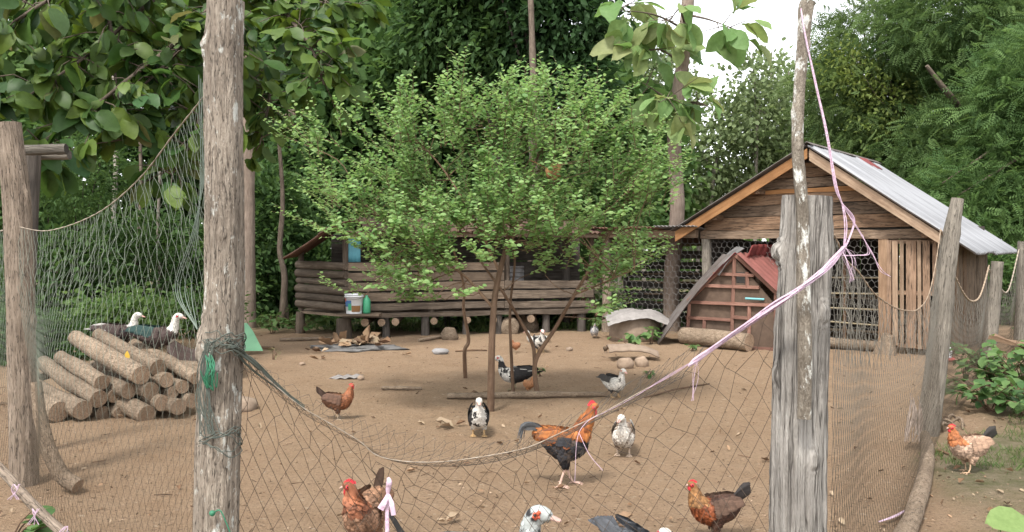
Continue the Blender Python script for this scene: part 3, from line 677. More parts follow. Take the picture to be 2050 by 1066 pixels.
# grey split post with its lichen spotted pole
pb = [P(1597, 1412, 3.0), P(1597, 1066, 3.0), P(1600, 850, 3.0), P(1606, 650, 3.0), P(1612, 520, 3.0), P(1617, 393, 3.0)]; pb[0].z = -.12
g0 = gnarl(8.1, [(-1.45, sz(505), .34, .32, .05), (-1.4, sz(752), .12, .3, .045), (.55, sz(625), .22, .28, .05), (.3, sz(912), .16, .3, .05), (1.4, sz(480), .05, .3, .1)], .06, .05, 5, .04)
def gB(a, s, q):
    da = (a + .12 + math.pi) % (2 * math.pi) - math.pi
    return g0(a, s, q) - .34 * math.exp(-(da / .16) ** 2) * smooth01(sz(860), sz(700), s)
mb = MB(); mb.tube(bez(pb, 300), [.070, .069, .067, .066, .064, .060], 110, True, gnarl=gB, flat=1.5)
postB = single(mb, 'fence_post', ['post_grey'], 'thick grey split fence post with knots carrying a lichen spotted pole', 'fence post', (pb[0].x, 3.0, 0), FENCE)
pp = [P(1610, 838, 2.88), P(1611, 700, 2.88), P(1608, 560, 2.88), P(1606, 420, 2.885), P(1597, 300, 2.9), P(1600, 190, 2.91), P(1608, 90, 2.92), P(1614, 20, 2.93), P(1619, 4, 2.93)]
mb = MB(); mb.tube(bez(pp, 110), [.0245, .0245, .0245, .023, .0215, .0205, .0215, .027, .026], 20, True, gnarl=gnarl(5.5, [(0, .4, .15, .8, .03), (2, .9, .2, .6, .03), (4.5, 1.1, .2, .6, .03), (1, 1.35, .25, .6, .02)], .09, .1, 3))
single(mb, 'lichen_pole', ['pole_lichen'], 'slim lichen spotted pole lashed upright to the grey split post', 'pole', (pp[0].x, 2.88, pp[0].z))
pl = [P(48, 990, 5.9), P(45, 800, 5.9), P(40, 560, 5.9), P(33, 400, 5.9), P(17, 247, 5.9)]; pl[0].z = -.1
mb = MB(); mb.tube(bez(pl, 180), [.092, .09, .09, .085, .078], 64, True, gnarl=gnarl(1.3, [(1.5, 1.3, .18, .5, .08), (1.4, 2.2, .15, .4, .08)], .05, .06, 4, .035), flat=1.05)
single(mb, 'fence_post', ['post_tan'], 'tan barked fence post beside the log pile', 'fence post', (pl[0].x, 5.9, 0), FENCE)
pr = [P(1852, 885, 7.5), P(1868, 780, 7.5), P(1886, 620, 7.5), P(1903, 480, 7.5), P(1917, 398, 7.5)]; pr[0].z = -.1
mb = MB(); mb.tube(bez(pr, 60), [.105, .098, .09, .075, .055], 20, True, gnarl=gnarl(6.3, [(1.5, 2.0, .2, .4, .05)], .06, .06, 4))
single(mb, 'fence_post', ['post_far'], 'leaning grey fence post in front of the slatted gate', 'fence post', (pr[0].x, 7.5, 0), FENCE)
for (x0, y0, x1, y1, d, r, lb) in ((1972, 750, 1997, 524, 11.4, .085, 'short leaning fence post beside the side wall of the hen house'), (2038, 700, 2047, 484, 14.2, .085, 'upright fence post beyond the hen house among the weeds')):
    a, b = P(x0, y0, d), P(x1, y1, d); a.z = -.1
    mb = MB(); mb.tube(bez([a, (a + b) / 2 + Vector((.02, 0, 0)), b], 20), [r * 1.1, r, r * .9], 12, True, gnarl=gnarl(x0, (), .06, .08, 3)); single(mb, 'fence_post', ['post_far'], lb, 'fence post', (a.x, a.y, 0), FENCE)
a, b = P(42, 930, 6.7), P(66, 303, 6.7); a.z = -.1
mb = MB(); mb.tube(bez([a, P(52, 600, 6.7), b], 40), [.075, .065, .062], 16, True, gnarl=gnarl(12, (), .09, .1, 3)); single(mb, 'fence_post', ['post_dark'], 'dark leaning post propping two short rails behind the tan post', 'fence post', (a.x, a.y, 0), FENCE)
for i, (p, q, lb) in enumerate(((P(-90, 316, 6.45), P(133, 299, 6.5), 'upper short rail with dark cut end resting on the dark leaning post'), (P(-90, 325, 6.85), P(139, 310, 6.85), 'lower pale rail tucked behind the dark leaning post'))):
    mb = MB(); mb.tube(bez([p, (p + q) / 2 + Vector((0, 0, .02)), q], 16), .042, 14, True, capmat=1, rough=.15); single(mb, 'rail', ['post_far', 'post_dark'], lb, 'rail', q)
# post off the left edge that the left netting runs to
a = Vector((-5.9, 8.6, -.1)); mb = MB(); mb.tube([a, a + Vector((.05, 0, 1.2)), a + Vector((.02, 0, 2.5))], .09, 12, True, rough=.2); single(mb, 'fence_post', ['post_dark'], 'dark fence post at the forest edge behind the tan post', 'fence post', (a.x, a.y, 0), FENCE)

# ------------------------------------------------------------------ netting
M['cord'] = colmat('net_cord', .7, .0, 20)
def lerp(a, b, t): return a + (b - a) * t
def curve_at(pts):
    c = bez(pts, 80)
    def f(t):
        q = min(max(t, 0), 1) * 79; i = min(int(q), 78); return c[i].lerp(c[i + 1], q - i)
    return f
def netting(mb, top, bot, nu, nv, r, hi, lo, bulge=None, jit=.012, split=.55, nsub=1):
    """diamond mesh hung between two curves; colour goes from hi to lo downwards"""
    J = {}
    def node(i, j):
        if (i, j) not in J:
            t = i / (2 * nu); v = j / nv; p = top(t).lerp(bot(t), v)
            if bulge: p = p + bulge(t, v)
            w = jit * math.sin(math.pi * min(1, v * 3 + .1))
            J[(i, j)] = p + Vector((U(-w, w), U(-w, w), U(-w, w)))
        return J[(i, j)]
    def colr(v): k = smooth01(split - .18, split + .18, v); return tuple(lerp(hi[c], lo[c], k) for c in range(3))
    for j in range(nv):
        for i in range(j % 2, 2 * nu + 1, 2):
            for di in (-1, 1):
                if 0 <= i + di <= 2 * nu:
                    a, b = node(i, j), node(i + di, j + 1)
                    if (a - b).length > .55: continue
                    mb.seg3(a, b, r, 0, colr(j / nv))
def rope(mb, pts, r, n, twist=True, mat=0):
    c = bez(pts, n); mb.tube(c, [r * (1 + .35 * math.sin(i * 1.9)) for i in range(n)] if twist else r, 5, True, mat)
def zat(y, d): return CH + (HY - y) / F * d
# left net: tall post -> tan post
A0, L0 = Vector((-1.10, 3.05, 0)), Vector((-3.60, 5.86, 0))
t1 = [A0.lerp(L0, t) + UP * z for t, z in ((.02, 2.36), (.06, 2.30), (.14, 2.20), (.25, 2.055), (.38, 1.945), (.5, 1.885), (.65, 1.845), (.8, 1.835), (1.0, 1.88))]
top1 = curve_at(t1); bot1 = lambda t: A0.lerp(L0, t) + UP * .01 + Vector((.10 * math.sin(t * 6), -.10 * math.sin(t * 4), 0))
net1 = thing('fence_net', 'pale netting fence hung from the tall lichen post to the tan post', 'net', A0.lerp(L0, .5))
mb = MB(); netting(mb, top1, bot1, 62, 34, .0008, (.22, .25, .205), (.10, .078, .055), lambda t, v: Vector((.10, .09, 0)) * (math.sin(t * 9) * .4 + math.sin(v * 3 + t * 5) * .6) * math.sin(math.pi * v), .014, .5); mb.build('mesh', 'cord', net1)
mb = MB(); rope(mb, [p + UP * .004 for p in t1], .0032, 90); mb.build('top_rope', 'rope', net1)
for k in range(5):                                          # bunched edge hanging beside the tall post
    mb = MB(); s = U(-.03, .03); mb.tube(bez([P(398 + k * 4, 150 + k * 8, 3.06), P(402 + k * 3, 330, 3.08 + s), P(396 - k * 3, 470, 3.1), P(380 - k * 9 + U(-8, 8), 580, 3.2), P(395, 660, 3.06)], 30), .0018, 4, col=(.16, .20, .165)); mb.build('loose_strand', 'cord', net1)
# net beyond the tan post
L1 = Vector((-5.9, 8.6, 0))
mb = MB(); ft = curve_at([L0 + UP * 1.88, L0.lerp(L1, .4) + UP * 1.9, L1 + UP * 2.2])
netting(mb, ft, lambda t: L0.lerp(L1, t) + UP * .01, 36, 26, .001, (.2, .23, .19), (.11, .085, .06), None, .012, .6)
n_ = thing('fence_net', 'netting running on from the tan post into the forest edge', 'net', L0.lerp(L1, .5)); mb.build('mesh', 'cord', n_)
mb = MB(); rope(mb, [ft(t / 6) for t in range(7)], .0048, 40); mb.build('top_rope', 'rope', n_)
# front net: low sagging, between the two near posts
r2 = [(452, 690), (490, 712), (540, 762), (600, 812), (660, 848), (720, 884), (755, 912), (810, 924), (880, 925), (950, 917), (1020, 905), (1065, 893), (1120, 868), (1200, 830), (1300, 775), (1400, 714), (1480, 655), (1560, 592), (1620, 545)]
def d2(px): q = (px - 440) / 1180; return 2.96 + .34 * math.sin(math.pi * min(1, max(0, q)))
t2 = [P(x, y, d2(x)) for x, y in r2]; top2 = curve_at(t2)
def bot2(t): x = lerp(-1.08, 1.09, t); return Vector((x, 2.98 + .10 * math.sin(math.pi * t), .005))
net2 = thing('fence_net', 'slack brown netting sagging low across the gap between the two near posts', 'net', (0, 3.0, 0))
mb = MB(); netting(mb, top2, bot2, 33, 20, .00115, (.085, .062, .045), (.085, .062, .045), lambda t, v: Vector((0, .22 * math.sin(math.pi * v) * math.sin(math.pi * t), .02 * math.sin(t * 14 + v * 3))), .02, .5); mb.build('mesh', 'cord', net2)
mb = MB(); rope(mb, t2[:15], .0019, 120); mb.build('top_rope', 'rope', net2)
# the part of that net folded back over the rope
fl = [(470, 700), (540, 742), (620, 792), (700, 828), (800, 862), (900, 882), (1000, 882), (1080, 866), (1180, 812), (1280, 752), (1370, 705), (1420, 690)]
ftop = curve_at([P(x, y, d2(x) + .42) for x, y in fl])
mb = MB(); netting(mb, ftop, lambda t: top2(t * .8), 56, 8, .0008, (.075, .072, .062), (.085, .062, .045), lambda t, v: Vector((0, .0, -.06 * math.sin(math.pi * v))), .02, .5); mb.build('folded_mesh', 'cord', net2)
for k in range(7):
    mb = MB(); mb.tube(bez([P(455 + U(-6, 6), 688 + U(-12, 10), 2.92), P(500 + U(-8, 8), 722 + U(-8, 8), 3.0), P(555, 772 + U(-7, 7), 3.12), P(610, 818 + U(-6, 6), 3.2)], 22), [.004, .0045, .003, .0018], 5); mb.build('bunched_strand', 'net_clump', net2)
# right net: grey split post -> leaning post -> along the hen house
B0, R0 = Vector((1.17, 3.05, 0)), Vector((3.98, 7.46, 0)); R1 = P(1980, 750, 11.35); R1.z = 0; R2 = P(2040, 700, 14.15); R2.z = 0
def rnet(a, b, ys, nu, nv, label, r=.00115, mat='rope_brown'):
    pts = [a.lerp(b, t) + UP * zat(y, a.lerp(b, t).y) for t, y in ys]; tp = curve_at(pts)
    n = thing('fence_net', label, 'net', a.lerp(b, .5)); mb = MB()
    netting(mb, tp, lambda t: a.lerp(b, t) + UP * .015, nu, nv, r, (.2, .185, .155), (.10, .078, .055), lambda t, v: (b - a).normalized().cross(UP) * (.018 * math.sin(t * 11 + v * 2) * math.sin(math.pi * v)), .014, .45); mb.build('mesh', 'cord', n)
    mb = MB(); rope(mb, pts, .0042 if a.y < 7 else .011, 110); mb.build('top_rope', mat, n); return n
net3 = rnet(B0, R0, ((.05, 470), (.1, 520), (.16, 545), (.25, 588), (.38, 614), (.5, 622), (.63, 620), (.78, 592), (.9, 530), (1, 458)), 74, 24, 'netting with brown top rope from the grey split post to the leaning post')
rnet(R0, R1, ((0, 462), (.12, 520), (.3, 575), (.5, 602), (.7, 598), (.85, 570), (1, 532)), 56, 18, 'netting hung along the side wall of the hen house', .0015)
rnet(R1, R2, ((0, 540), (.3, 575), (.6, 580), (1, 500)), 44, 16, 'netting between the short leaning post and the upright post in the weeds', .0016, 'rope')
# tangle of loose net tied round the tall pale post
tg = thing('net_bundle', 'dark green bundle of old net wound round the tall pale post', 'net bundle', P(430, 690, 2.9))
def windings(cx, cy, n, w, h, mat, name, r, d0=2.90):
    for k in range(n):
        mb = MB(); p = []
        y = cy + U(-h, h)
        for i in range(13):
            a = lerp(-.4, math.pi + .4, i / 12); p.append(P(cx - w * math.cos(a) + U(-4, 4), y + U(-6, 6) + 10 * math.sin(a * 2 + k), 3.0 - .098 * math.sin(a) - U(0, .012)))
        mb.tube(bez(p, 40), r * U(.7, 1.2), 4); mb.build(name, mat, tg)
windings(447, 688, 11, 42, 20, 'net_clump', 'net_strand', .0019)
windings(438, 888, 7, 44, 22, 'net_clump', 'net_strand', .0017)
for k in range(9):
    mb = MB(); x, y = 418 + U(-8, 8), 750 + U(-10, 10); mb.tube(bez([P(x + U(-8, 8), y - 40, 2.9), P(x + U(-10, 14), y - 15, 2.885), P(x + U(-12, 10), y + 5, 2.89), P(x + U(-5, 10), y + 24, 2.9), P(x + U(-12, 12), y - 5, 2.885)], 24), .0022, 4); mb.build('green_loop', 'green_string', tg)
for k in range(14):
    mb = MB(); x = 428 + U(-18, 4); mb.tube(bez([P(x, 690 + U(-10, 10), 2.895), P(x - U(0, 20), 740, 2.9), P(x - U(0, 22), 800, 2.905), P(x + U(-12, 16), 870, 2.905)], 20), .0018, 4); mb.build('net_strand', 'net_clump', tg)
mb = MB(); mb.tube(bez([P(424, 1030, 2.905), P(440, 1022, 2.9), P(452, 1045, 2.9), P(462, 1070, 2.9)], 14), .0028, 4); mb.blob(P(425, 1028, 2.9), .011, 3); mb.build('green_loop', 'green_string', tg)

# ------------------------------------------------------------------ pink raffia
pk = thing('pink_raffia_tie', 'pink raffia cord running from the lichen spotted pole down to the sagging net', 'cord', P(1690, 500, 2.9))
def strands(name, pts, n, spread, r, flat=.35, rr=None):
    for k in range(n):
        o = [Vector((U(-1, 1), U(-1, 1), U(-1, 1))) * spread for _ in pts]; o[0] *= .4; o[-1] *= .5
        mb = MB(); mb.tube(bez([p + q for p, q in zip(pts, o)], 46), rr or r * U(.6, 1.3), 5, flat=flat); mb.build(name, 'pink', pk)
strands('cord', [P(1604, 18, 2.9), P(1612, 70, 2.88), P(1630, 160, 2.87), P(1652, 260, 2.86), P(1672, 370, 2.85), P(1686, 410, 2.85)], 5, .004, .0042)
strands('cord', [P(1686, 408, 2.85), P(1692, 450, 2.85), P(1690, 495, 2.85)], 3, .004, .004)
strands('loop', [P(1686, 408, 2.85), P(1708, 440, 2.85), P(1700, 478, 2.85), P(1686, 508, 2.85)], 3, .004, .004)
strands('loose_end', [P(1690, 415, 2.85), P(1722, 465, 2.84), P(1745, 510, 2.83), P(1762, 540, 2.82), P(1782, 553, 2.82)], 2, .004, .003)
strands('loop', [P(1684, 512, 2.85), P(1715, 512, 2.85), P(1738, 506, 2.85), P(1726, 470, 2.84)], 2, .004, .003)
strands('band', [P(1690, 495, 2.85), P(1660, 528, 2.83), P(1620, 565, 2.80), P(1560, 605, 2.86), P(1480, 660, 3.0), P(1400, 716, 3.12), P(1380, 732, 3.14)], 13, .0085, .0062, .3)
strands('thin_end', [P(1400, 716, 3.12), P(1340, 752, 3.2), P(1260, 800, 3.26), P(1195, 834, 3.28)], 4, .005, .0026)
strands('loose_end', [P(1394, 722, 3.1), P(1392, 760, 3.1), P(1386, 800, 3.1)], 4, .012, .002)
strands('loose_end', [P(1196, 832, 3.26), P(1170, 850, 3.25), P(1155, 880, 3.24), P(1151, 965, 3.22)], 1, .003, .0017)
strands('loose_end', [P(1160, 868, 3.24), P(1180, 910, 3.2), P(1206, 942, 3.18)], 1, .003, .0012)
strands('frayed_end', [P(1690, 500, 2.85), P(1700, 520, 2.84), P(1706, 560, 2.84)], 8, .022, .0014)
# pink bow on the slack net
pw = thing('pink_bow', 'pink raffia bow tied on the slack front net', 'bow', P(778, 1000, 3.1))
def bowpart(name, pts, r, fl=.3):
    mb = MB(); mb.tube(bez(pts, 20), r, 8, flat=fl, up=(0, 1, 0)); mb.build(name, 'pink', pw)
bowpart('loop', [P(777, 957, 3.1), P(779, 966, 3.09), P(777, 980, 3.1), P(776, 992, 3.1)], [.006, .012, .010, .005], .5)
bowpart('tail', [P(776, 990, 3.1), P(770, 1006, 3.09), P(762, 1020, 3.09)], [.005, .012, .014], .2)
bowpart('tail', [P(778, 990, 3.1), P(784, 1010, 3.09), P(788, 1032, 3.09)], [.005, .011, .010], .2)
bowpart('hanging_cord', [P(777, 992, 3.1), P(775, 1030, 3.1), P(776, 1100, 3.1)], .008, .5)

# ------------------------------------------------------------------ timber on the ground
def polelog(name, label, cat, pts, rad, mats, n=40, sides=14, rough=.12, capmat=1, loc=None):
    mb = MB(); mb.tube(bez(pts, n), rad, sides, True, capmat=capmat, rough=rough); return single(mb, name, mats, label, cat, loc or pts[0])
def gp(px, py, r): p = G(px, py); p.z += r; return p
polelog('curved_log', 'curved dry log leaning from the foot of the tan post', 'log', [P(72, 765, 5.72), P(80, 830, 5.7), P(97, 898, 5.68), P(124, 952, 5.7), gp(156, 988, .05)], [.034, .044, .05, .055, .05], ['log', 'logend'])
polelog('curved_log', 'long curved bark log on the ground along the right net', 'log', [gp(1850, 880, .04), gp(1857, 915, .05), gp(1852, 960, .05), gp(1840, 1010, .05), gp(1822, 1062, .05), gp(1790, 1130, .05)], [.045, .052, .054, .056, .056, .056], ['log', 'logend'])
polelog('bamboo_rail', 'pale pole with pink ties lying beside the tan post', 'pole', [P(-40, 895, 4.6), P(20, 960, 4.35), P(70, 1015, 4.15), P(135, 1075, 3.95), P(200, 1130, 3.8)], .024, ['post_tan', 'logend'])
for k, (x, y, d) in enumerate(((37, 978, 4.22), (76, 1027, 4.05), (134, 1062, 3.92))):
    mb = MB(); c = P(x, y, d)
    for i in range(4): mb.tube(bez([c + Vector((U(-.03, .03), -.03, .03)), c + Vector((U(-.02, .02), -.035, 0)), c + Vector((U(-.04, .04), -.03, -.05))], 8), .004, 5, flat=.4)
    single(mb, 'pink_tie', 'pink', ['pink raffia tie nearest the tan post on the pale pole', 'pink raffia tie midway along the pale pole', 'small pink tie farthest from the tan post on the pale pole'][k], 'tie', c)
# log pile: axis of all logs runs back and to the left
la = Vector((-.78, .62, 0)).normalized()
ends = [  # px, py of the front end, distance, radius, length
    (118, 825, 8.0, .100, .95, 0), (166, 822, 8.0, .095, 1.15, 0), (207, 828, 8.25, .078, .8, 1), (241, 828, 8.25, .066, .8, 1), (294, 832, 8.1, .098, .6, 0), (326, 808, 8.2, .082, 1.0, 1), (358, 816, 8.2, .080, 1.0, 1),
    (198, 799, 8.12, .088, 1.35, 0), (231, 793, 8.3, .072, 1.0, 1), (258, 783, 8.2, .082, 1.0, 1), (302, 783, 8.2, .085, 1.0, 1), (347, 786, 8.35, .064, 1.0, 1), (334, 762, 8.3, .078, 1.0, 1), (366, 775, 8.4, .070, 1.0, 1), (385, 803, 8.4, .075, 1.0, 1),
    (204, 767, 8.2, .078, .98, 0), (283, 752, 8.15, .096, 1.5, 0), (317, 737, 8.35, .087, 1.35, 0), (394, 757, 8.45, .07, 1.5, 0)]
for i, (x, y, d, r, ln, rk) in enumerate(ends):
    e = P(x, y, d); bk_ = e + la * ln + UP * (.10 * ln if not rk else .03)
    if i in (15, 16, 17, 18, 7): bk_ = e + la * ln + UP * (.19 * ln)
    row = 'lying on the bottom row of the log pile' if i < 7 else ('in the middle of the log pile' if i < 15 else 'lying on top of the log pile')
    mb = MB(); mb.tube(bez([e, (e + bk_) / 2 + Vector((U(-.035, .035), 0, U(-.02, .02))), bk_], 14), [r, r * U(.94, 1.08), r * U(.82, .98)], 20, True, capmat=1, rough=.13)
    own = {0: 'long thick log at the open end of the bottom row of the log pile', 1: 'second thick log from the open end of the pile, on the bottom row', 4: 'short fat split-ended log standing proud at the front of the pile', 3: 'thinnest log of the bottom row in the log pile',
           7: 'long pale log resting in the hollow between two thick bottom logs', 15: 'short top log lying beside the longest log of the pile', 16: 'longest top log carrying the yellow fallen leaf', 17: 'cracked top log under the sitting ducks', 18: 'top log of the pile next to the tall pale post'}.get(i)
    single(mb, 'log', ['log', 'logend'], own or 'round cut log ' + row, 'log', e, 'logs ' + row)
mb = MB(); mb.tube([P(190, 742, 9.35), P(300, 742, 9.15), P(410, 748, 8.95)], .13, 14, True, capmat=1, rough=.06); single(mb, 'log', ['log', 'logend'], 'thick log behind the pile that the ducks sit on', 'log', P(300, 742, 9.15))
mb = MB(); mb.tube([P(180, 775, 9.4), P(300, 778, 9.2), P(405, 782, 9.0)], .15, 14, True, capmat=1, rough=.06); single(mb, 'log', ['log', 'logend'], 'hidden thick log under the one the ducks sit on', 'log', P(300, 778, 9.2))
mb = MB(); e = P(40, 772, 8.6); mb.beam(e, P(115, 742, 9.6), .05, .10, UP, 4, .01); single(mb, 'board', 'plank_grey', 'grey board lying behind the bottom logs of the log pile', 'board', e)
mb = MB(); mb.beam(P(100, 842, 8.5), P(400, 838, 8.7), .3, .05, UP, 5, .01); single(mb, 'sleeper', 'post_dark', 'dark sleeper under the log pile', 'sleeper', P(250, 842, 8.5))
mb = MB(); q = P(255, 712, 8.15); mb.add([q + Vector(v) for v in ((-.02, 0, -.02), (.025, 0, -.03), (.03, -.01, .0), (.0, 0, .05), (-.03, -.01, .01))], [(0, 1, 2, 3, 4)], None); M['yellow_leaf'] = plain('yellow_leaf', (.55, .36, .05), (.45, .28, .04), 20, .6, 0); single(mb, 'fallen_leaf', 'yellow_leaf', 'yellow fallen leaf on the longest top log of the pile', 'leaf', q)
# dark bowed sheet and green sheet behind the tall post
def bowed(name, mats, label, pts_near, back, arch, waves, amp):
    p0, p1 = pts_near; mb = MB(); vs, fs = [], []; na, nb = 40, 6
    for j in range(nb + 1):
        for i in range(na + 1):
            u, v = i / na, j / nb; p = p0.lerp(p1, u) + back * v; p = p + UP * (arch * math.sin(math.pi * min(1, u)) + amp * math.sin(v * waves * 6.28)); vs.append(p)
    for j in range(nb):
        for i in range(na): k = j * (na + 1) + i; fs.append((k, k + 1, k + na + 2, k + na + 1))
    mb.add(vs, fs); o = single(mb, name, mats, label, 'metal sheet', (p0.x, p0.y, 0))
    md_ = o.modifiers.new('thick', 'SOLIDIFY'); md_.thickness = .012; return o
mb = MB(); corr(mb, P(335, 705, 10.6), P(332, 668, 11.6), P(470, 700, 10.6), 5, .025, 0, 8, sag=-.28)
single(mb, 'bowed_sheet', 'tarp_dark', 'dark bowed corrugated sheet lying behind the log pile', 'metal sheet', P(400, 700, 10.8))
mb = MB(); mb.prism([P(482, 703, 13.3), P(526, 703, 13.3), P(516, 684, 13.5), P(506, 664, 13.75), P(494, 648, 13.95), P(480, 648, 13.95)], Vector((0, .012, .008)))
single(mb, 'green_sheet', 'green_sheet', 'green sheet leaning behind the tall pale post', 'sheet', P(500, 702, 13.4))
mb = MB(); mb.beam(gp(492, 700, .03), gp(548, 700, .03), .12, .03, UP, 3, .006); single(mb, 'board', 'plank', 'dark board beside the green sheet', 'board', gp(520, 700, 0))
# ------------------------------------------------------------------ poultry
SP = {
 'hen': dict(spine=[(-.175, .285, .01, .012), (-.145, .272, .045, .052), (-.085, .24, .076, .086), (0, .215, .088, .1), (.07, .222, .08, .093), (.115, .262, .062, .068), (.138, .312, .044, .047), (.148, .352, .032, .035), (.155, .383, .027, .028), (.170, .403, .0265, .027), (.190, .406, .019, .019), (.2, .404, .009, .009)], leg=(.005, .045, .17, .095, .04), vox=.0075),
 'rooster': dict(spine=[(-.17, .405, .015, .02), (-.13, .388, .04, .05), (-.06, .345, .075, .085), (.03, .295, .09, .112), (.105, .312, .082, .1), (.145, .372, .062, .07), (.17, .43, .047, .052), (.197, .49, .037, .042), (.22, .54, .031, .033), (.238, .571, .029, .030), (.26, .58, .024, .024), (.28, .578, .011, .011)], leg=(.03, .05, .235, .155, .048), vox=.0075),
 'duck': dict(spine=[(-.30, .225, .035, .006), (-.25, .215, .055, .018), (-.19, .205, .07, .045), (-.11, .19, .094, .078), (-.01, .175, .108, .096), (.08, .185, .098, .092), (.135, .225, .07, .07), (.16, .275, .044, .047), (.168, .325, .034, .037), (.176, .362, .033, .034), (.20, .385, .036, .035), (.232, .38, .029, .027), (.252, .37, .018, .014)], leg=(.0, .055, .13, .075, .04), vox=.0085),
 'chick': dict(spine=[(-.07, .12, .006, .01), (-.05, .118, .035, .035), (0, .1, .05, .052), (.04, .115, .042, .045), (.055, .15, .025, .027), (.062, .172, .024, .024), (.078, .178, .014, .014)], leg=(.0, .022, .08, .04, .018), vox=.006),
}
def loftbody(k):
    S = SP[k]; sp = S['spine']; c = bez([Vector((x, 0, z)) for x, z, _, _ in sp], 44)
    q = np.linspace(0, 1, len(sp)); ry = np.interp(np.linspace(0, 1, 44), q, [s[2] for s in sp]); rn = np.interp(np.linspace(0, 1, 44), q, [s[3] for s in sp])
    mb = MB(); n = 16; vs, fs = [], []
    for i in range(44):
        t = (c[min(i + 1, 43)] - c[max(i - 1, 0)]).normalized(); nn = Vector((-t.z, 0, t.x))
        for j in range(n): a = 2 * math.pi * j / n; vs.append(c[i] + Vector((0, math.cos(a) * ry[i], 0)) + nn * (math.sin(a) * rn[i]))
    for i in range(43):
        for j in range(n): j2 = (j + 1) % n; fs.append((i * n + j, (i + 1) * n + j, (i + 1) * n + j2, i * n + j2))
    fs += [tuple(range(n)), tuple(43 * n + j for j in range(n - 1, -1, -1))]
    mb.add(vs, fs)
    lx, ly, z0, z1, r = S['leg']
    for s in (-1, 1): mb.tube([Vector((lx - .01, s * ly * .8, z0 + .03)), Vector((lx, s * ly, z0 - .02)), Vector((lx + .012, s * ly, z1 - .012))], [r, r * .92, r * .3], 12)
    me = bpy.data.meshes.new('tmp'); me.from_pydata(mb.v, [], mb.f); o = bpy.data.objects.new('tmp', me); COL.objects.link(o)
    md = o.modifiers.new('r', 'REMESH'); md.mode = 'VOXEL'; md.voxel_size = S['vox']; sm = o.modifiers.new('s', 'SMOOTH'); sm.iterations = 3; sm.factor = .5
    dg = bpy.context.evaluated_depsgraph_get(); ev = o.evaluated_get(dg).to_mesh()
    V = [v.co.copy() for v in ev.vertices]; Fc = [tuple(p.vertices) for p in ev.polygons]; Nm = [v.normal.copy() for v in ev.vertices]
    o.evaluated_get(dg).to_mesh_clear(); bpy.data.objects.remove(o); bpy.data.meshes.remove(me); return V, Fc, Nm
def clampc(c): return tuple(max(0., min(1., v)) for v in c)
def jitc(c, s): k = 1 + U(-s, s); return clampc((c[0] * k, c[1] * k, c[2] * k))
PROTO = {}
def proto(k):
    if k not in PROTO: PROTO[k] = loftbody(k)
    return PROTO[k]
def feather(mb, p, d, nrm, ln, w, col, lift=.12, curl=0.):
    d = d.normalized(); b = nrm.cross(d).normalized(); n = d.cross(b)
    mb.add([p, p + d * (ln * .4) - b * w + n * (ln * lift * .3), p + d * (ln * .85) - b * (w * .7) + n * (ln * lift * .8), p + d * ln + n * (ln * (lift - curl)), p + d * (ln * .85) + b * (w * .7) + n * (ln * lift * .8), p + d * (ln * .4) + b * w + n * (ln * lift * .3), p + d * (ln * .5) + n * (ln * (lift * .5 + .08))],
           [(0, 1, 6), (1, 2, 6), (2, 3, 6), (3, 4, 6), (4, 5, 6), (5, 0, 6)], None, [col, col, clampc([v * .85 for v in col]), clampc([v * .7 for v in col]), clampc([v * .85 for v in col]), col, clampc([v * 1.1 for v in col])], 0, True)
def blade(mb, pts, w, col, n=9, side=(0, 1, 0), c2=None):
    """long curved feather"""
    c = bez(pts, n); vs, fs, cs = [], [], []; side = Vector(side)
    for i in range(n):
        q = i / (n - 1); ww = w * (math.sin(math.pi * min(.97, .12 + q * .86)) ** .6); t = (c[min(i + 1, n - 1)] - c[max(0, i - 1)]).normalized(); s = (side - t * side.dot(t)).normalized(); nn = t.cross(s)
        vs += [c[i] - s * ww, c[i] + nn * (ww * .25), c[i] + s * ww]; cc = col if not c2 else tuple(lerp(col[k], c2[k], q) for k in range(3)); cs += [clampc([v * .8 for v in cc]), cc, clampc([v * .8 for v in cc])]
    for i in range(n - 1):
        for k in (0, 1): a = i * 3 + k; fs.append((a, a + 1, a + 4, a + 3))
    mb.add(vs, fs, None, cs)
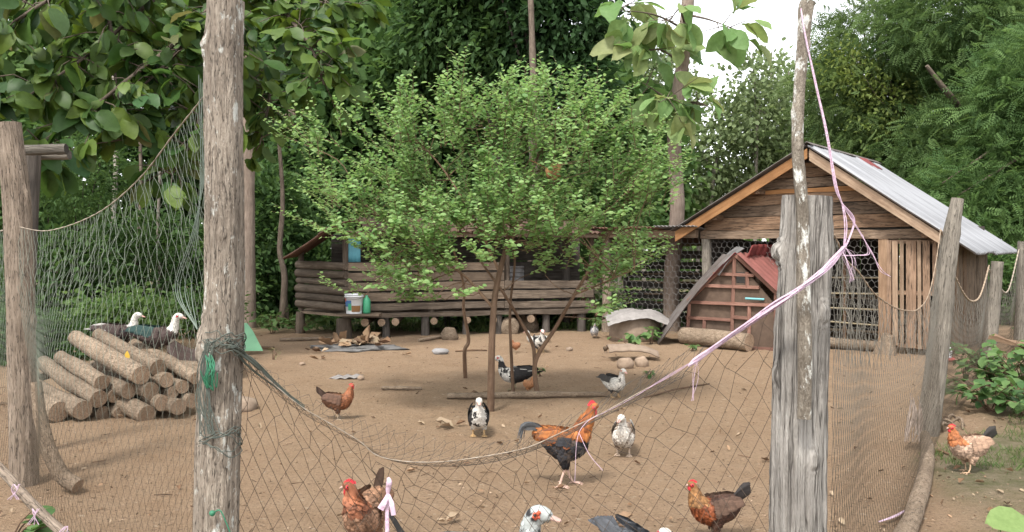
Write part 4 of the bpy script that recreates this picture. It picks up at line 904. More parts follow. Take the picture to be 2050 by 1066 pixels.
def bird(kind, name, label, group, loc, yaw, col, scale=1., headyaw=0., legc=(.45, .33, .2), tail=None, comb=1., face='skin_red', bill='horn', sit=0., nf=850, seed=1, lean=0., tailpts=None):
    random.seed(seed * 97 + 5)
    V, Fc, Nm = proto(kind); S = SP[kind]; nb = {'hen': (.10, .26), 'rooster': (.14, .37), 'duck': (.13, .22), 'chick': (.05, .13)}[kind]
    hd = S['spine'][-3]; head = Vector((hd[0], 0, hd[1]))
    def pose(p):
        p = Vector(p)
        if headyaw:
            k = smooth01(nb[1], head.z - .03 if kind != 'chick' else head.z, p.z) * (1 if p.x > nb[0] - .08 else 0)
            if k > 0:
                a = headyaw * k; cx = nb[0] + (head.x - nb[0]) * .55; dx, dy = p.x - cx, p.y
                p = Vector((cx + dx * math.cos(a) - dy * math.sin(a), dx * math.sin(a) + dy * math.cos(a), p.z))
        return p
    root = thing(name, label, {'duck': 'duck', 'hen': 'hen', 'rooster': 'rooster', 'chick': 'chick'}[kind], loc, group)
    root.rotation_euler = (0, lean, yaw); root.scale = (scale,) * 3; OFF[root.name] = Vector((0, 0, sit))
    mb = MB(); cols = [jitc(col(v.x, v.y, v.z), .08) for v in V]
    mb.add([pose(v) for v in V], Fc, None, cols)
    # plumage: overlapping feathers lying towards the tail
    zmax = S['spine'][-4][1]
    for _ in range(nf):
        f = random.choice(Fc); p = sum((V[i] for i in f), Vector()) / len(f); n = sum((Nm[i] for i in f), Vector()).normalized()
        if p.z > zmax + .005 or (p.z < S['leg'][2] * .55): continue
        neck = smooth01(nb[1] - .02, nb[1] + .05, p.z) if p.x > nb[0] - .06 else 0
        d = Vector((-1, 0, -.25)).lerp(Vector((-.35, 0, -1)), neck); d = (d - n * d.dot(n))
        if d.length < .05: continue
        s = (.030 if kind != 'chick' else .014) * U(.8, 1.25) * (1.0 + .35 * neck if kind != 'duck' else .75)
        if kind == 'rooster' and (neck > .3 or (p.x < .02 and p.z > .36)): s *= 1.7
        c = jitc(col(p.x, p.y, p.z), .42)
        pp = pose(p + n * .001); pn = pose(p + d.normalized() * .02 + n * .001)
        feather(mb, pp, pn - pp, n, s, s * (.36 if kind != 'rooster' or neck < .3 else .2), c, .22 if kind in ('hen', 'rooster') else .13)
    lx, ly, z0, z1, r = S['leg']; lc = legc
    if not sit:
        for s in (-1, 1):
            st = (.02 if s > 0 else -.015) if kind == 'hen' else (.055 * s if kind == 'rooster' else .01 * s); lr = {'hen': .0065, 'rooster': .0085, 'duck': .0085, 'chick': .0035}[kind]; k_ = {'chick': .45}.get(kind, 1.)
            ank = Vector((lx + .012 + st, s * ly, .012 * k_)); knee = Vector((lx + .012, s * ly, z1))
            mb.tube(bez([knee + UP * .012, knee * .5 + ank * .5 + Vector((-.006 * k_, 0, 0)), ank], 6), [lr * 1.25, lr, lr * 1.05], 7, col=lc)
            toe = {'hen': .055, 'rooster': .075, 'duck': .06, 'chick': .022}[kind]; tips = []
            for a in (-.5, 0, .5):
                tp = ank + Vector((math.cos(a) * toe, math.sin(a) * toe, -.009 * k_)); tips.append(tp)
                mb.tube([ank, ank.lerp(tp, .55) + UP * .004 * k_, tp], [lr * .85, lr * .65, lr * .3], 5, col=lc)
            mb.tube([ank + UP * .004, ank + Vector((-toe * .45, 0, -.008 * k_))], [lr * .7, lr * .3], 5, col=lc)
            if kind == 'duck': mb.add([ank + UP * .001, tips[0], tips[0].lerp(tips[1], .5) - Vector((.006, 0, 0)), tips[1], tips[1].lerp(tips[2], .5) - Vector((.006, 0, 0)), tips[2]], [(0, 1, 2), (0, 2, 3), (0, 3, 4), (0, 4, 5)], None, lc)
            if kind == 'rooster': mb.tube([knee.lerp(ank, .75), knee.lerp(ank, .75) + Vector((-.025, -s * .004, -.002))], [.005, .0015], 5, col=lc)
    body = mb.build('body', 'feather', root)
    # wings
    if kind != 'chick':
        wx0, wx1, wz, wy = {'hen': (.06, -.15, .245, .083), 'rooster': (.09, -.13, .345, .085), 'duck': (.07, -.24, .215, .086)}[kind]
        for s in (-1, 1):
            mb = MB(); L_ = wx0 - wx1
            for row in range(4):
                m_ = (7, 8, 9, 8)[row]
                for i in range(m_):
                    q = i / (m_ - 1); x = wx0 - L_ * (.05 + row * .17) - .02 * q; z = wz + .055 - .10 * q * (1 - row * .12) + row * .008
                    y = s * (wy + .004 + .006 * (3 - row) - .35 * max(0, abs(z - wz) - .03) - .10 * max(0, (wx0 - x) - .10) ** 1.0)
                    d = Vector((-1, -s * .12, -.12 + .22 * q)); ln = (.05, .07, .095, .12)[row] * (L_ / .21)
                    feather(mb, Vector((x, y, z)), d, Vector((0, s, .25)), ln, .016, jitc(col(x - ln * .4, y * 1.02, z, 'wing'), .2), .03)
            mb.build('wing', 'feather', root)
    # tail
    mb = MB(); tc = tail or (.05, .04, .035); tb = Vector((S['spine'][0][0] + .03, 0, S['spine'][0][1]))
    if kind == 'hen':
        for i in range(9 if seed != 3 else 3):
            q = i / 8 - .5; el = .75 - abs(q) * .5
            blade(mb, [tb + Vector((.02, q * .03, -.01)), tb + Vector((-.04, q * .05, .05 * el + .01)), tb + Vector((-.075 - .03 * (1 - abs(q)) - .03 * q, q * .05, .135 * el + .02 - .05 * q))], .03, jitc(tc, .3), 7, (.65, .3 if q > 0 else -.3, .65))
    elif kind == 'rooster':
        for i in range(8):
            q = i / 7 - .5; blade(mb, [tb + Vector((.02, q * .03, 0)), tb + Vector((-.05, q * .05, .03)), tb + Vector((-.12, q * .07, .03 - abs(q) * .03))], .024, jitc(tc, .3), 7, (.2, .3, .9))
        for i in range(7):
            q = i / 6 - .5; e = U(.8, 1.1); blade(mb, [tb + Vector((.02, q * .03, .0)), tb + Vector((-.06 * e, q * .05, .045)), tb + Vector((-.13 * e, q * .07, .03)), tb + Vector((-.16 * e, q * .08, -.04 - U(0, .05)))], .013, jitc((.12, .125, .13), .3), 10, (0, .4, .9 if q > 0 else -.9))
        if tailpts:
            for k in range(3): blade(mb, [Vector(p_) + Vector((0, (k - 1) * .012, 0)) for p_ in tailpts], .012, (.03, .03, .03), 12, (0, .3, .95))
    elif kind == 'duck':
        for i in range(9):
            q = i / 8 - .5; blade(mb, [tb + Vector((.05, q * .05, 0)), tb + Vector((-.02, q * .09, .005)), tb + Vector((-.10 + abs(q) * .05, q * .15, .012))], .022, jitc(tc, .25), 6, (0, 1, .05))
        if tailpts: blade(mb, [Vector(p_) for p_ in tailpts], .011, (.02, .018, .016), 12, (0, .5, .85))
    else: blade(mb, [tb + Vector((.02, 0, 0)), tb + Vector((-.02, 0, .015))], .014, tc, 5)
    mb.build('tail', 'feather', root)
    # head furniture
    def hp(x, y, z): return pose(head + Vector((x, y, z)))
    hw = hd[2]
    if kind == 'duck':
        mb = MB(); vs, fs = [], []; prof = [(0, .019, .020, .004), (.02, .017, .015, -.001), (.04, .016, .011, -.009), (.058, .0175, .0075, -.016), (.071, .014, .005, -.020), (.076, .005, .003, -.021)]
        for x, w, h, z in prof:
            for j in range(10): a = 2 * math.pi * j / 10; vs.append(hp(x + .012, math.cos(a) * w, z - .004 + math.sin(a) * h))
        for i in range(len(prof) - 1):
            for j in range(10): j2 = (j + 1) % 10; fs.append((i * 10 + j, i * 10 + j2, (i + 1) * 10 + j2, (i + 1) * 10 + j))
        fs += [tuple(range(9, -1, -1)), tuple((len(prof) - 1) * 10 + j for j in range(10))]; mb.add(vs, fs); mb.build('bill', bill, root)
        if comb > 0:
            mb = MB()
            for s in (-1, 1):
                for _ in range(int(9 * comb)): mb.blob(hp(U(-.012, .014), s * (hw * .88 + U(-.002, .002)), U(-.008, .014)), U(.005, .009), _ + s, .25, 1)
            for _ in range(int(6 * comb)): mb.blob(hp(.014 + U(-.004, .008), U(-.01, .01), .013 + U(-.003, .003)), U(.006, .009), _, .25, 1)
            mb.build('caruncle', face, root)
        ey = [(-.002, hw * .97 + .004 * comb, .008)]
    elif kind == 'chick':
        mb = MB(); mb.tube([hp(.008, 0, -.002), hp(.024, 0, -.006)], [.005, .0012], 6); mb.build('beak', bill, root); ey = [(0, hw * .95, .004)]
    else:
        mb = MB(); mb.tube([hp(.016, 0, -.001), hp(.03, 0, -.002), hp(.042, 0, -.009)], [.0095, .0065, .0015], 8); mb.build('beak', bill, root)
        mb = MB(); n = 13; top, bot = [], []; H_ = .026 * comb
        for i in range(n):
            q = i / (n - 1); x = .022 - .062 * q; zb = .019 - .3 * (x + .008) ** 2 * 10; top.append((x, zb + H_ * (math.sin(math.pi * (.1 + .85 * q)) * (.75 + .35 * (i % 2))))); bot.append((x, zb - .006))
        vs = []
        for (x, z) in top: vs += [hp(x, -.0032, z), hp(x, .0032, z)]
        for (x, z) in bot: vs += [hp(x, -.006, z), hp(x, .006, z)]
        fs = []
        for i in range(n - 1): t0, t1, b0, b1 = 2 * i, 2 * i + 2, 2 * n + 2 * i, 2 * n + 2 * i + 2; fs += [(t0, t1, t1 + 1, t0 + 1), (t0, b0, b1, t1), (t0 + 1, t1 + 1, b1 + 1, b0 + 1)]
        fs += [(0, 1, 2 * n + 1, 2 * n), (2 * n - 2, 4 * n - 2, 4 * n - 1, 2 * n - 1)]
        mb.add(vs, fs, None, (1, 1, 1), 0, False)
        mb.build('comb', face, root)
        mb = MB()
        for s in (-1, 1):
            mb.blob(hp(.004, s * (hw * .9), -.001), (.014, .006, .013), s, .15, 2); mb.blob(hp(.016, s * .008, -.022 - .008 * comb), (.007 + .004 * comb, .005, .010 + .012 * comb), s + 3, .15, 2)
        mb.build('wattle', face, root); ey = [(.004, hw * .9 + .0055, .003)]
    for (x, y, z) in ey:
        for s in (-1, 1):
            mb = MB(); mb.blob(hp(x, s * y, z), .0052 if kind != 'chick' else .003, 0, 0, 2); mb.build('eye', 'black', root)
    return root
def nz(x, y, z, s=14, o=0.): return MN.noise((x * s + o, y * s + 3.1, z * s + 7.7))
W_, K_, BR = (.58, .55, .50), (.022, .02, .02), (.10, .06, .04)
HEADF = 'faces'
def yaw(deg): return math.radians(deg)       # 0 = facing right along +X, -90 = facing the camera
# rooster
def c_roo(x, y, z, part=None):
    n = nz(x, y, z, 22)
    if x > .12 and z > .385: return tuple(lerp(a, b, smooth01(-.3, .4, n)) for a, b in zip((.36, .13, .035), (.24, .07, .02)))   # hackle
    if x < -.055 and z > .32: return (.35, .125, .035) if n > -.15 else (.20, .06, .02)                                      # saddle
    if part == 'wing': return (.30, .105, .03) if z > .365 + .02 * n else ((.20, .07, .03) if n > .35 else (.03, .03, .034))
    if z > .375 and x < .12: return (.29, .10, .03)
    if x > .1 and n > .15: return (.15, .14, .135)
    return (.035, .033, .036) if n < .25 else (.075, .055, .045)
bird('rooster', 'rooster', 'tall rooster with orange hackle and black breast strutting across the yard', None, G(1122, 973), yaw(2), c_roo, 1.0, 0., (.62, .42, .34), (.05, .05, .05), 1.35, 'skin_red', 'horn', 0., 1500, 1)
# hens
def hen_c(body, neck, breast, wing, sp=.3):
    def f(x, y, z, part=None):
        n = nz(x, y, z, 30)
        c = wing if part == 'wing' else (neck if (z > .275 and x > .07) else (breast if x > .05 + .02 * n else body))
        return tuple(v * (1 + sp * n) for v in c)
    return f
bird('hen', 'hen', 'small red-brown hen standing alone on bare earth, dark folded tail', None, G(676, 842), yaw(12), hen_c((.14, .065, .035), (.23, .085, .038), (.22, .085, .04), (.12, .065, .042)), .84, 0., (.35, .28, .2), (.07, .045, .035), .45, 'skin_red', seed=2)
bird('hen', 'hen', 'speckled ginger hen with red face beside the pink bow, feet out of view', None, onground(-.815, 4.5), yaw(254), hen_c((.22, .12, .07), (.24, .09, .045), (.28, .16, .10), (.2, .11, .065), .6), 1.06, -1.1, (.4, .3, .2), (.10, .06, .04), .75, 'skin_red', 'horn', 0., 1300, 3)
bird('hen', 'hen', 'partridge-coloured hen with golden neck standing beside the grey split post', None, onground(1.20, 4.75), yaw(184), hen_c((.075, .038, .026), (.23, .115, .045), (.22, .062, .022), (.11, .066, .046), .4), .84, .1, (.24, .2, .15), (.045, .038, .036), .6, 'skin_red', 'horn', 0., 1300, 4)
bird('hen', 'hen', 'pale buff hen with orange neck and black tail outside the right net', None, G(1940, 946), yaw(186), hen_c((.40, .27, .19), (.36, .13, .05), (.42, .29, .21), (.37, .24, .165), .25), .87, .0, (.5, .34, .22), (.05, .045, .04), .55, 'skin_red', 'horn', 0., 1300, 5)
# ducks
def duck_c(fn):
    def f(x, y, z, part=None):
        n = nz(x, y, z, 16) + .5 * nz(x, y, z, 40)
        return fn(x, abs(y), z, n, part)
    return f
front = lambda x, y, z, n: (x > .10) or (x > .05 and y < .07 and z < .2)
D_A = duck_c(lambda x, y, z, n, p: K_ if p == 'wing' else (W_ if (z > .25 or (x > .08 and y < .062 + .02 * n)) and n < .55 else (K_ if z > .105 else W_)))
D_B = duck_c(lambda x, y, z, n, p: (W_ if z > .27 else ((.62, .58, .52) if (x > .07 and n < .15) else ((.20, .15, .115) if n < .3 else (.48, .43, .37)))))
D_C = duck_c(lambda x, y, z, n, p: ((.06, .055, .052) if (p == 'wing' and z > .215) or (x < -.0 and z > .235) or z < .115 else (W_ if n < .62 else (.12, .11, .1))))
D_D = duck_c(lambda x, y, z, n, p: (W_ if (z > .345 and n < .5) else (K_ if z > .27 else (W_ if ((x > .05 and n < .18) or (p == 'wing' and z > .235 and n > .1)) else K_))))
D_E = duck_c(lambda x, y, z, n, p: (W_ if (x > .06 and n < .38) else (.05, .05, .05)))
D_F = duck_c(lambda x, y, z, n, p: (W_ if z > .26 and x > .1 and n < .6 else ((.36, .34, .32) if n > .3 else (.055, .036, .032))))
D_G = duck_c(lambda x, y, z, n, p: (W_ if z > .25 and x > .11 else (W_ if n > .42 and x > .02 else ((.02, .05, .045) if p == 'wing' and x < -.02 else (.06, .04, .035)))))
D_H = duck_c(lambda x, y, z, n, p: ((.42, .45, .44) if (z > .33 and n < .25) else ((.5, .5, .48) if z > .27 and n < -.1 else (.03, .03, .032))))
D_I = duck_c(lambda x, y, z, n, p: (W_ if z > .36 else (.09, .095, .105)))
DG = None
bird('duck', 'duck', 'white-breasted black duck facing forward near the shrub stem', DG, G(958, 874), yaw(-86), D_A, .92, 0., (.48, .32, .16), K_, 0, 'skin_red', 'horn_pink', seed=11)
bird('duck', 'duck', 'white-headed brown mottled duck standing behind the rooster', DG, G(1248, 912), yaw(-100), D_B, .90, -.35, (.52, .40, .30), (.2, .15, .12), 0, 'skin_red', 'horn_pink', seed=12)
bird('duck', 'duck', 'white duck with dark back patch beside the long stick', DG, G(1230, 797), yaw(-62), D_C, .86, .0, (.42, .27, .13), (.06, .055, .05), .25, 'skin_orange', 'horn_pink', seed=13)
bird('duck', 'duck', 'black and white duck with red face standing among the shrub stems', DG, G(1030, 780), yaw(168), D_D, 1.0, .0, (.3, .25, .15), K_, .9, 'skin_red', 'horn_pink', seed=14)
bird('duck', 'duck', 'white-fronted red-faced duck seen through the forked stem', DG, G(1081, 706), yaw(-80), D_E, .98, .0, (.45, .3, .15), (.05, .05, .05), .8, 'skin_red', 'horn_pink', seed=15)
bird('duck', 'duck', 'pale duck resting behind the forked shrub stem near the coop', DG, onground(.44, 15.0, -.05), yaw(175), duck_c(lambda x, y, z, n, p: W_ if n < .6 else (.2, .2, .2)), .8, 0., (.4, .3, .2), W_, 0, 'skin_red', 'horn_pink', .07, seed=16)
bird('duck', 'duck', 'small grey-white duck beside the foot of the lean-to post', DG, G(1190, 677), yaw(-95), duck_c(lambda x, y, z, n, p: (.42, .42, .43) if n < .3 else W_), .75, .0, (.4, .3, .2), (.4, .4, .4), 0, 'skin_red', 'horn', seed=17)
bird('duck', 'duck', 'dark duck with speckled white head sitting behind the other on the log pile', DG, P(238, 694, 9.3), yaw(8), D_F, 1.02, -.05, (.3, .25, .2), (.4, .38, .36), 0, 'skin_red', 'horn_pink', .03, seed=18)
bird('duck', 'duck', 'red-faced white-headed dark duck sitting on top of the log pile', DG, P(316, 704, 9.05), yaw(4), D_G, 1.12, -.1, (.3, .25, .2), K_, .75, 'skin_red', 'horn_pink', .03, seed=19)
bird('duck', 'duck', 'grizzled-headed black duck with orange-red face, body below the slack net', DG, onground(-.09, 3.74), yaw(-12), D_H, 1.24, -.05, (.2, .18, .15), K_, 2., 'skin_orange', 'horn', 0., 1300, 20, lean=-.07, tailpts=[(-.26, .0, .26), (-.34, .02, .30), (-.38, .03, .355), (-.415, .04, .39)])
bird('duck', 'duck', 'slate-backed duck with red and white head bending low below the slack net', DG, onground(.62, 4.05), yaw(-62), D_I, 1.0, -.2, (.3, .25, .2), (.07, .075, .085), 1., 'skin_red', 'horn_pink', seed=21, lean=.12)
# chicks
def ch_c(a): return lambda x, y, z, part=None: tuple(v * (1 + .3 * nz(x, y, z, 60)) for v in a)
bird('chick', 'chick', 'fluffy ginger chick at the foot of the forked shrub stem', None, G(1058, 789), yaw(-40), ch_c((.36, .17, .08)), 1.05, 0, (.4, .3, .2), (.3, .15, .08), 0, seed=31, nf=400)
bird('chick', 'chick', 'brown chick farther back between the shrub stems', None, G(1033, 705), yaw(200), ch_c((.27, .12, .06)), 1.15, 0, (.4, .3, .2), (.2, .1, .05), 0, seed=32, nf=300)
bird('chick', 'chick', 'tiny dark chick beside the bark slab on stones', None, G(1212, 708), yaw(-60), ch_c((.10, .07, .045)), .72, 0, (.3, .2, .15), (.08, .05, .03), 0, seed=33, nf=250)
random.seed(99)
# ------------------------------------------------------------------ trees
def rnd_in(c, r, n, shell=.55):
    d = RNG.normal(size=(n, 3)); d = norm(d); q = (shell + (1 - shell) * RNG.random((n, 1))) ** .6
    return np.array(c) + d * q * np.array(r), d
def ell(px, py, d, rx, ry, rd=None):
    s = d / F; return tuple(P(px, py, d)), (rx * s, rd if rd else (rx + ry) / 2 * s * .9, ry * s)
def tone(n, c0, c1, k=None):
    k = RNG.random((n, 1)) if k is None else k.reshape(-1, 1)
    return np.array(c0) * (1 - k) + np.array(c1) * k
def foliage(ells, clumps, per, spread, size, T, c0, c1, droop=.3, flat=.8):
    """leaf clumps through the crown's volume: uneven outline, light and dark clumps"""
    out = []; vol = np.array([r[0] * r[2] for _, r in ells]); vol = vol / vol.sum()
    for (c, r), w in zip(ells, vol):
        n = max(3, int(clumps * w)); cc, dd = rnd_in(c, r, n); ck = RNG.random(n)
        pos = np.repeat(cc, per, 0) + RNG.normal(size=(n * per, 3)) * np.array([1, 1, .62]) * spread
        od = np.repeat(dd, per, 0) + RNG.normal(size=(n * per, 3)) * .8; od[:, 2] -= droop
        nr = RNG.normal(size=(n * per, 3)) * .55 + np.array([0, 0, flat])
        k = np.clip(np.repeat(ck, per) * .6 + RNG.random(n * per) * .4, 0, 1)
        pos[:, 2] = np.maximum(pos[:, 2], .03)
        out.append(leaves(pos, od, nr, size * (.65 + .7 * RNG.random(n * per)), tone(n * per, c0, c1, k), T))
    return joinl(out)
def limbs(trunk_pts, ells, r0, nsub, mat_n=7):
    """tapered trunk and limbs reaching into the crown"""
    mb = MB(); tp = bez(trunk_pts, 18); mb.tube(tp, [r0 * 1.15, r0, r0 * .85, r0 * .6, r0 * .3], 10, True, rough=.15)
    lb = MB()
    for c, r in ells:
        for _ in range(nsub):
            i = random.randint(7, 16); a = tp[i]; e = Vector(c) + Vector((U(-.8, .8) * r[0], U(-.8, .8) * r[1], U(-.3, .8) * r[2]))
            if e.z < a.z - 2.5: e.z = a.z - 1.0
            m_ = a.lerp(e, .5) + Vector((U(-.4, .4), U(-.4, .4), U(-.1, .25))); rr = r0 * U(.22, .42)
            lb.tube(bez([a, m_, e], 9), [rr, rr * .6, rr * .2], 6, False, rough=.1)
    return mb, lb
def tree(name, label, trunk, ells, r0, bark, clumps, per, spread, size, T, c0, c1, nsub=2, lm='leaf_dull', group=None, droop=.3, cat='tree', flat=.8):
    root = thing(name, label, cat, (trunk[0].x, trunk[0].y, 0), group)
    mb, lb = limbs(trunk, ells, r0, nsub); mb.build('trunk', bark, root)
    if lb.v: lb.build('limbs', bark, root)
    V, Tt, C = foliage(ells, clumps, per, spread, size, T, c0, c1, droop, flat)
    o = npmesh('crown', V, Tt, C, lm, root); o['kind'] = 'stuff'; return root
def gt(px, d, *more):
    g = P(px, 505, d); g.z = -.1; return [g] + [P(*m) for m in more]
DK, MD, LG, YG = ((.034, .075, .025), (.09, .155, .05)), ((.048, .10, .032), (.115, .19, .06)), ((.08, .15, .05), (.18, .27, .09)), ((.10, .16, .04), (.24, .28, .08))
FEA = 'feathery trees behind the hen house'
# feathery trees on the right
tree('feathery_tree', 'tall feathery light green tree rising behind the hen house roof', gt(1775, 29, (1770, 420, 29), (1765, 250, 29), (1760, 60, 29)), [ell(1770, 110, 28.5, 130, 115), ell(1690, 210, 28, 75, 105), ell(1745, 330, 27.5, 120, 85), ell(1850, 240, 27.5, 90, 100), ell(1830, 390, 27, 110, 60)], .26, 'bark', 1250, 7, .42, .5, T_FROND, (.07, .12, .044), (.18, .25, .09), 2, group=FEA)
tree('feathery_tree', 'dense feathery tree with a bare leaning limb beside the yellowing tree', gt(1985, 25, (1985, 380, 25), (1975, 230, 25), (1960, 20, 25)), [ell(1920, 40, 25.5, 150, 110), ell(2010, 120, 25, 110, 120), ell(1905, 300, 24.5, 90, 90), ell(2000, 290, 24, 100, 100)], .24, 'bark', 1350, 7, .4, .46, T_FROND, (.06, .115, .042), (.165, .245, .088), 0, group=FEA)
tree('feathery_tree', 'bushy bright feathery tree hanging low over the eave corner', gt(2075, 21.5, (2075, 420, 21.5), (2080, 250, 21.5), (2090, 60, 21.5)), [ell(2060, 360, 21.5, 105, 95), ell(1965, 425, 21.5, 95, 48), ell(2085, 190, 21.5, 110, 130), ell(1900, 385, 22, 60, 48)], .2, 'bark', 1100, 7, .36, .42, T_FROND, (.065, .13, .045), (.165, .26, .09), 2, group=FEA)
tree('yellowing_tree', 'slim tree with yellow-green leaves in front of the feathery trees', gt(1815, 26.8, (1815, 400, 26.8), (1805, 260, 26.8), (1780, 150, 26.8)), [ell(1725, 155, 26.5, 45, 22), ell(1790, 195, 26.5, 60, 26), ell(1850, 150, 26.5, 45, 30), ell(1770, 245, 26.5, 60, 26), ell(1690, 120, 26.5, 30, 18)], .07, 'bark', 105, 26, .42, .17, T_DIA, YG[0], YG[1], 2)
mb = MB(); mb.tube(bez([P(1985, 330, 25), P(1930, 230, 24.2), P(1890, 178, 23.6), P(1855, 132, 23.4)], 16), [.12, .10, .085, .05], 8, True, rough=.15); lo = [o for o in bpy.data.objects if o.get('label', '').startswith('dense feathery')][0]; mb.build('bare_limb', 'bark', lo)
# plantation of slender trees beyond the roofs
PLT = 'slender plantation trees beyond the roofs'
for i, (px, d, top, w) in enumerate(((1395, 36, 250, 62), (1432, 34, 205, 60), (1478, 37, 190, 62), (1512, 33, 118, 55), (1545, 36, 110, 52), (1582, 34, 150, 56), (1618, 38, 235, 60), (1655, 36, 150, 55), (1335, 38, 90, 70), (1290, 36, 60, 70), (1240, 37, 30, 75), (1205, 34, 60, 70))):
    tree('plantation_tree', ['slender plantation tree rising behind the ridge of the lean-to', 'slender plantation tree behind the left eave of the hen house', 'rounded plantation tree against the sky left of the lichen pole', 'tallest plantation tree against the sky behind the hen house', 'airy plantation tree beside the tallest one', 'plantation tree seen behind the lichen pole', 'low plantation tree behind the hen house ridge', 'plantation tree touching the feathery tree behind the roof', 'plantation tree seen past the trunk in the lean-to', 'plantation tree behind the huge pale leaves', 'plantation tree beside the twin dark tree', 'plantation tree half behind the twin dark tree'][i], gt(px, d, (px + U(-8, 8), 400, d), (px + U(-14, 14), 260, d), (px + U(-10, 10), top - 10, d)), [ell(px, top + 45, d, w * .62, 48), ell(px + U(-12, 12), top + 120, d, w, 62), ell(px + U(-15, 15), top + 205, d + 1, w * .9, 48)], .08, 'bark_pale', 105, 24, .46, .2, T_ROUND, (.14, .19, .09), (.26, .32, .16), 2, group=PLT, droop=.5)
# dark trees in the middle
tree('dark_tree', 'tall dark dense-leaved tree with bare trunk above the shrub', gt(1000, 24, (998, 380, 24), (985, 200, 24), (978, -60, 24)), [ell(930, 40, 24, 105, 85), ell(1000, 110, 23.5, 70, 80), ell(870, 95, 24.5, 70, 70), ell(960, -60, 24, 160, 60)], .19, 'bark_dark', 620, 20, .34, .27, T_DIA, DK[0], DK[1], 3, droop=.7)
tree('dark_tree', 'twin dark tree with grey trunk leaning beside the tall dark one', gt(1075, 22.5, (1072, 380, 22.5), (1062, 200, 22.5), (1048, -40, 22.5)), [ell(1120, 60, 22.5, 100, 85), ell(1150, 165, 22, 55, 60), ell(1090, -60, 22.5, 150, 70), ell(1060, 130, 23, 60, 60)], .16, 'bark_dark', 560, 20, .32, .26, T_DIA, DK[0], (.04, .08, .03), 3, droop=.7)
tree('midwood_tree', 'yellow-green leaved tree glimpsed between the two dark trees', gt(1020, 30, (1020, 300, 30), (1022, 120, 30), (1020, 0, 30)), [ell(1020, 130, 30, 70, 90), ell(1090, 250, 30, 110, 90), ell(960, 280, 30, 100, 90)], .15, 'bark', 330, 18, .45, .28, T_ROUND, (.06, .10, .025), (.16, .20, .055), 2)
MW = 'broad-leaved trees of the wood behind the coop'
for (px, d, es, c, lb) in ((760, 26, [(760, 190, 110, 110), (690, 260, 90, 110), (840, 250, 90, 120)], MD, 'broad-leaved wood tree with large drooping leaves left of the dark trees'),
        (640, 29, [(640, 60, 130, 80), (720, 110, 110, 80), (590, 170, 100, 100)], MD, 'mid-green wood tree with sky showing through its top'),
        (830, 31, [(820, 60, 120, 90), (770, -40, 150, 70), (890, 150, 80, 90)], LG, 'lighter green wood tree high behind the shrub'),
        (590, 25, [(580, 360, 85, 110), (650, 380, 80, 80), (560, 480, 60, 60)], DK, 'dark understorey tree above the rusty coop roof'),
        (880, 27, [(880, 340, 110, 90), (780, 380, 100, 80)], DK, 'dark understorey tree hidden behind the leafy shrub'),
        (1180, 27, [(1180, 330, 120, 110), (1240, 250, 80, 90), (1290, 360, 90, 80)], MD, 'mid-green tree behind the lean-to roof'),
        (330, 27, [(330, 330, 130, 120), (430, 250, 110, 120), (260, 450, 110, 80)], DK, 'dark wood tree behind the left netting'),
        (120, 26, [(130, 100, 190, 110), (20, 200, 120, 120), (270, 60, 130, 90)], LG, 'light green wood tree above the tan post'),
        (420, 30, [(400, 60, 170, 110), (520, 150, 110, 110)], MD, 'mid-green wood tree behind the tall pale post'),
        (-60, 21, [(-60, 330, 130, 150), (40, 420, 70, 80)], MD, 'mid-green wood tree beside the tan post')):
    tree('wood_tree', lb, gt(px, d, (px + U(-12, 12), 380, d), (px + U(-20, 20), 220, d), (px + U(-20, 20), es[0][1] - 20, d)), [ell(x, y, d + U(-1, 1), rx, ry) for x, y, rx, ry in es], U(.13, .19), random.choice(['bark', 'bark_dark']), 520, 16, .42, .34, T_ROUND if c is not DK else T_DIA, c[0], c[1], 2, group=MW, droop=.6)
# slim stems standing at the edge of the wood
for i, (pts, d, r, m, lb) in enumerate(((((563, 650), (570, 560), (560, 500), (566, 400), (556, 250)), 18.6, .07, 'bark', 'pale thin stem standing by the coop roof'), (((575, 648), (572, 600), (566, 550)), 18.7, .05, 'bark', 'short brown stump stem at the foot of the pale thin stem'),
        (((322, 660), (321, 560), (316, 470), (322, 300)), 18.5, .045, 'bark_pale', 'pale slim stem seen through the left netting'), (((275, 655), (273, 540), (282, 400), (280, 250)), 20, .06, 'bark', 'brown slim stem deep behind the left netting'),
        (((1062, 640), (1068, 420), (1070, 260), (1060, -80)), 20.5, .12, 'bark', 'grey brown trunk rising through the shrub'), (((215, 655), (220, 520), (232, 330), (226, 100)), 21, .08, 'bark_pale', 'pale trunk behind the big-leaved branches'))):
    p = [P(x, y, d) for x, y in pts]; p[0].z = -.1; mb = MB(); mb.tube(bez(p, 24), [r * 1.15, r, r * .8, r * .55], 9, True, rough=.2); single(mb, 'sapling_trunk', m, lb, 'tree trunk', (p[0].x, p[0].y, 0), 'slim trunks at the edge of the wood')
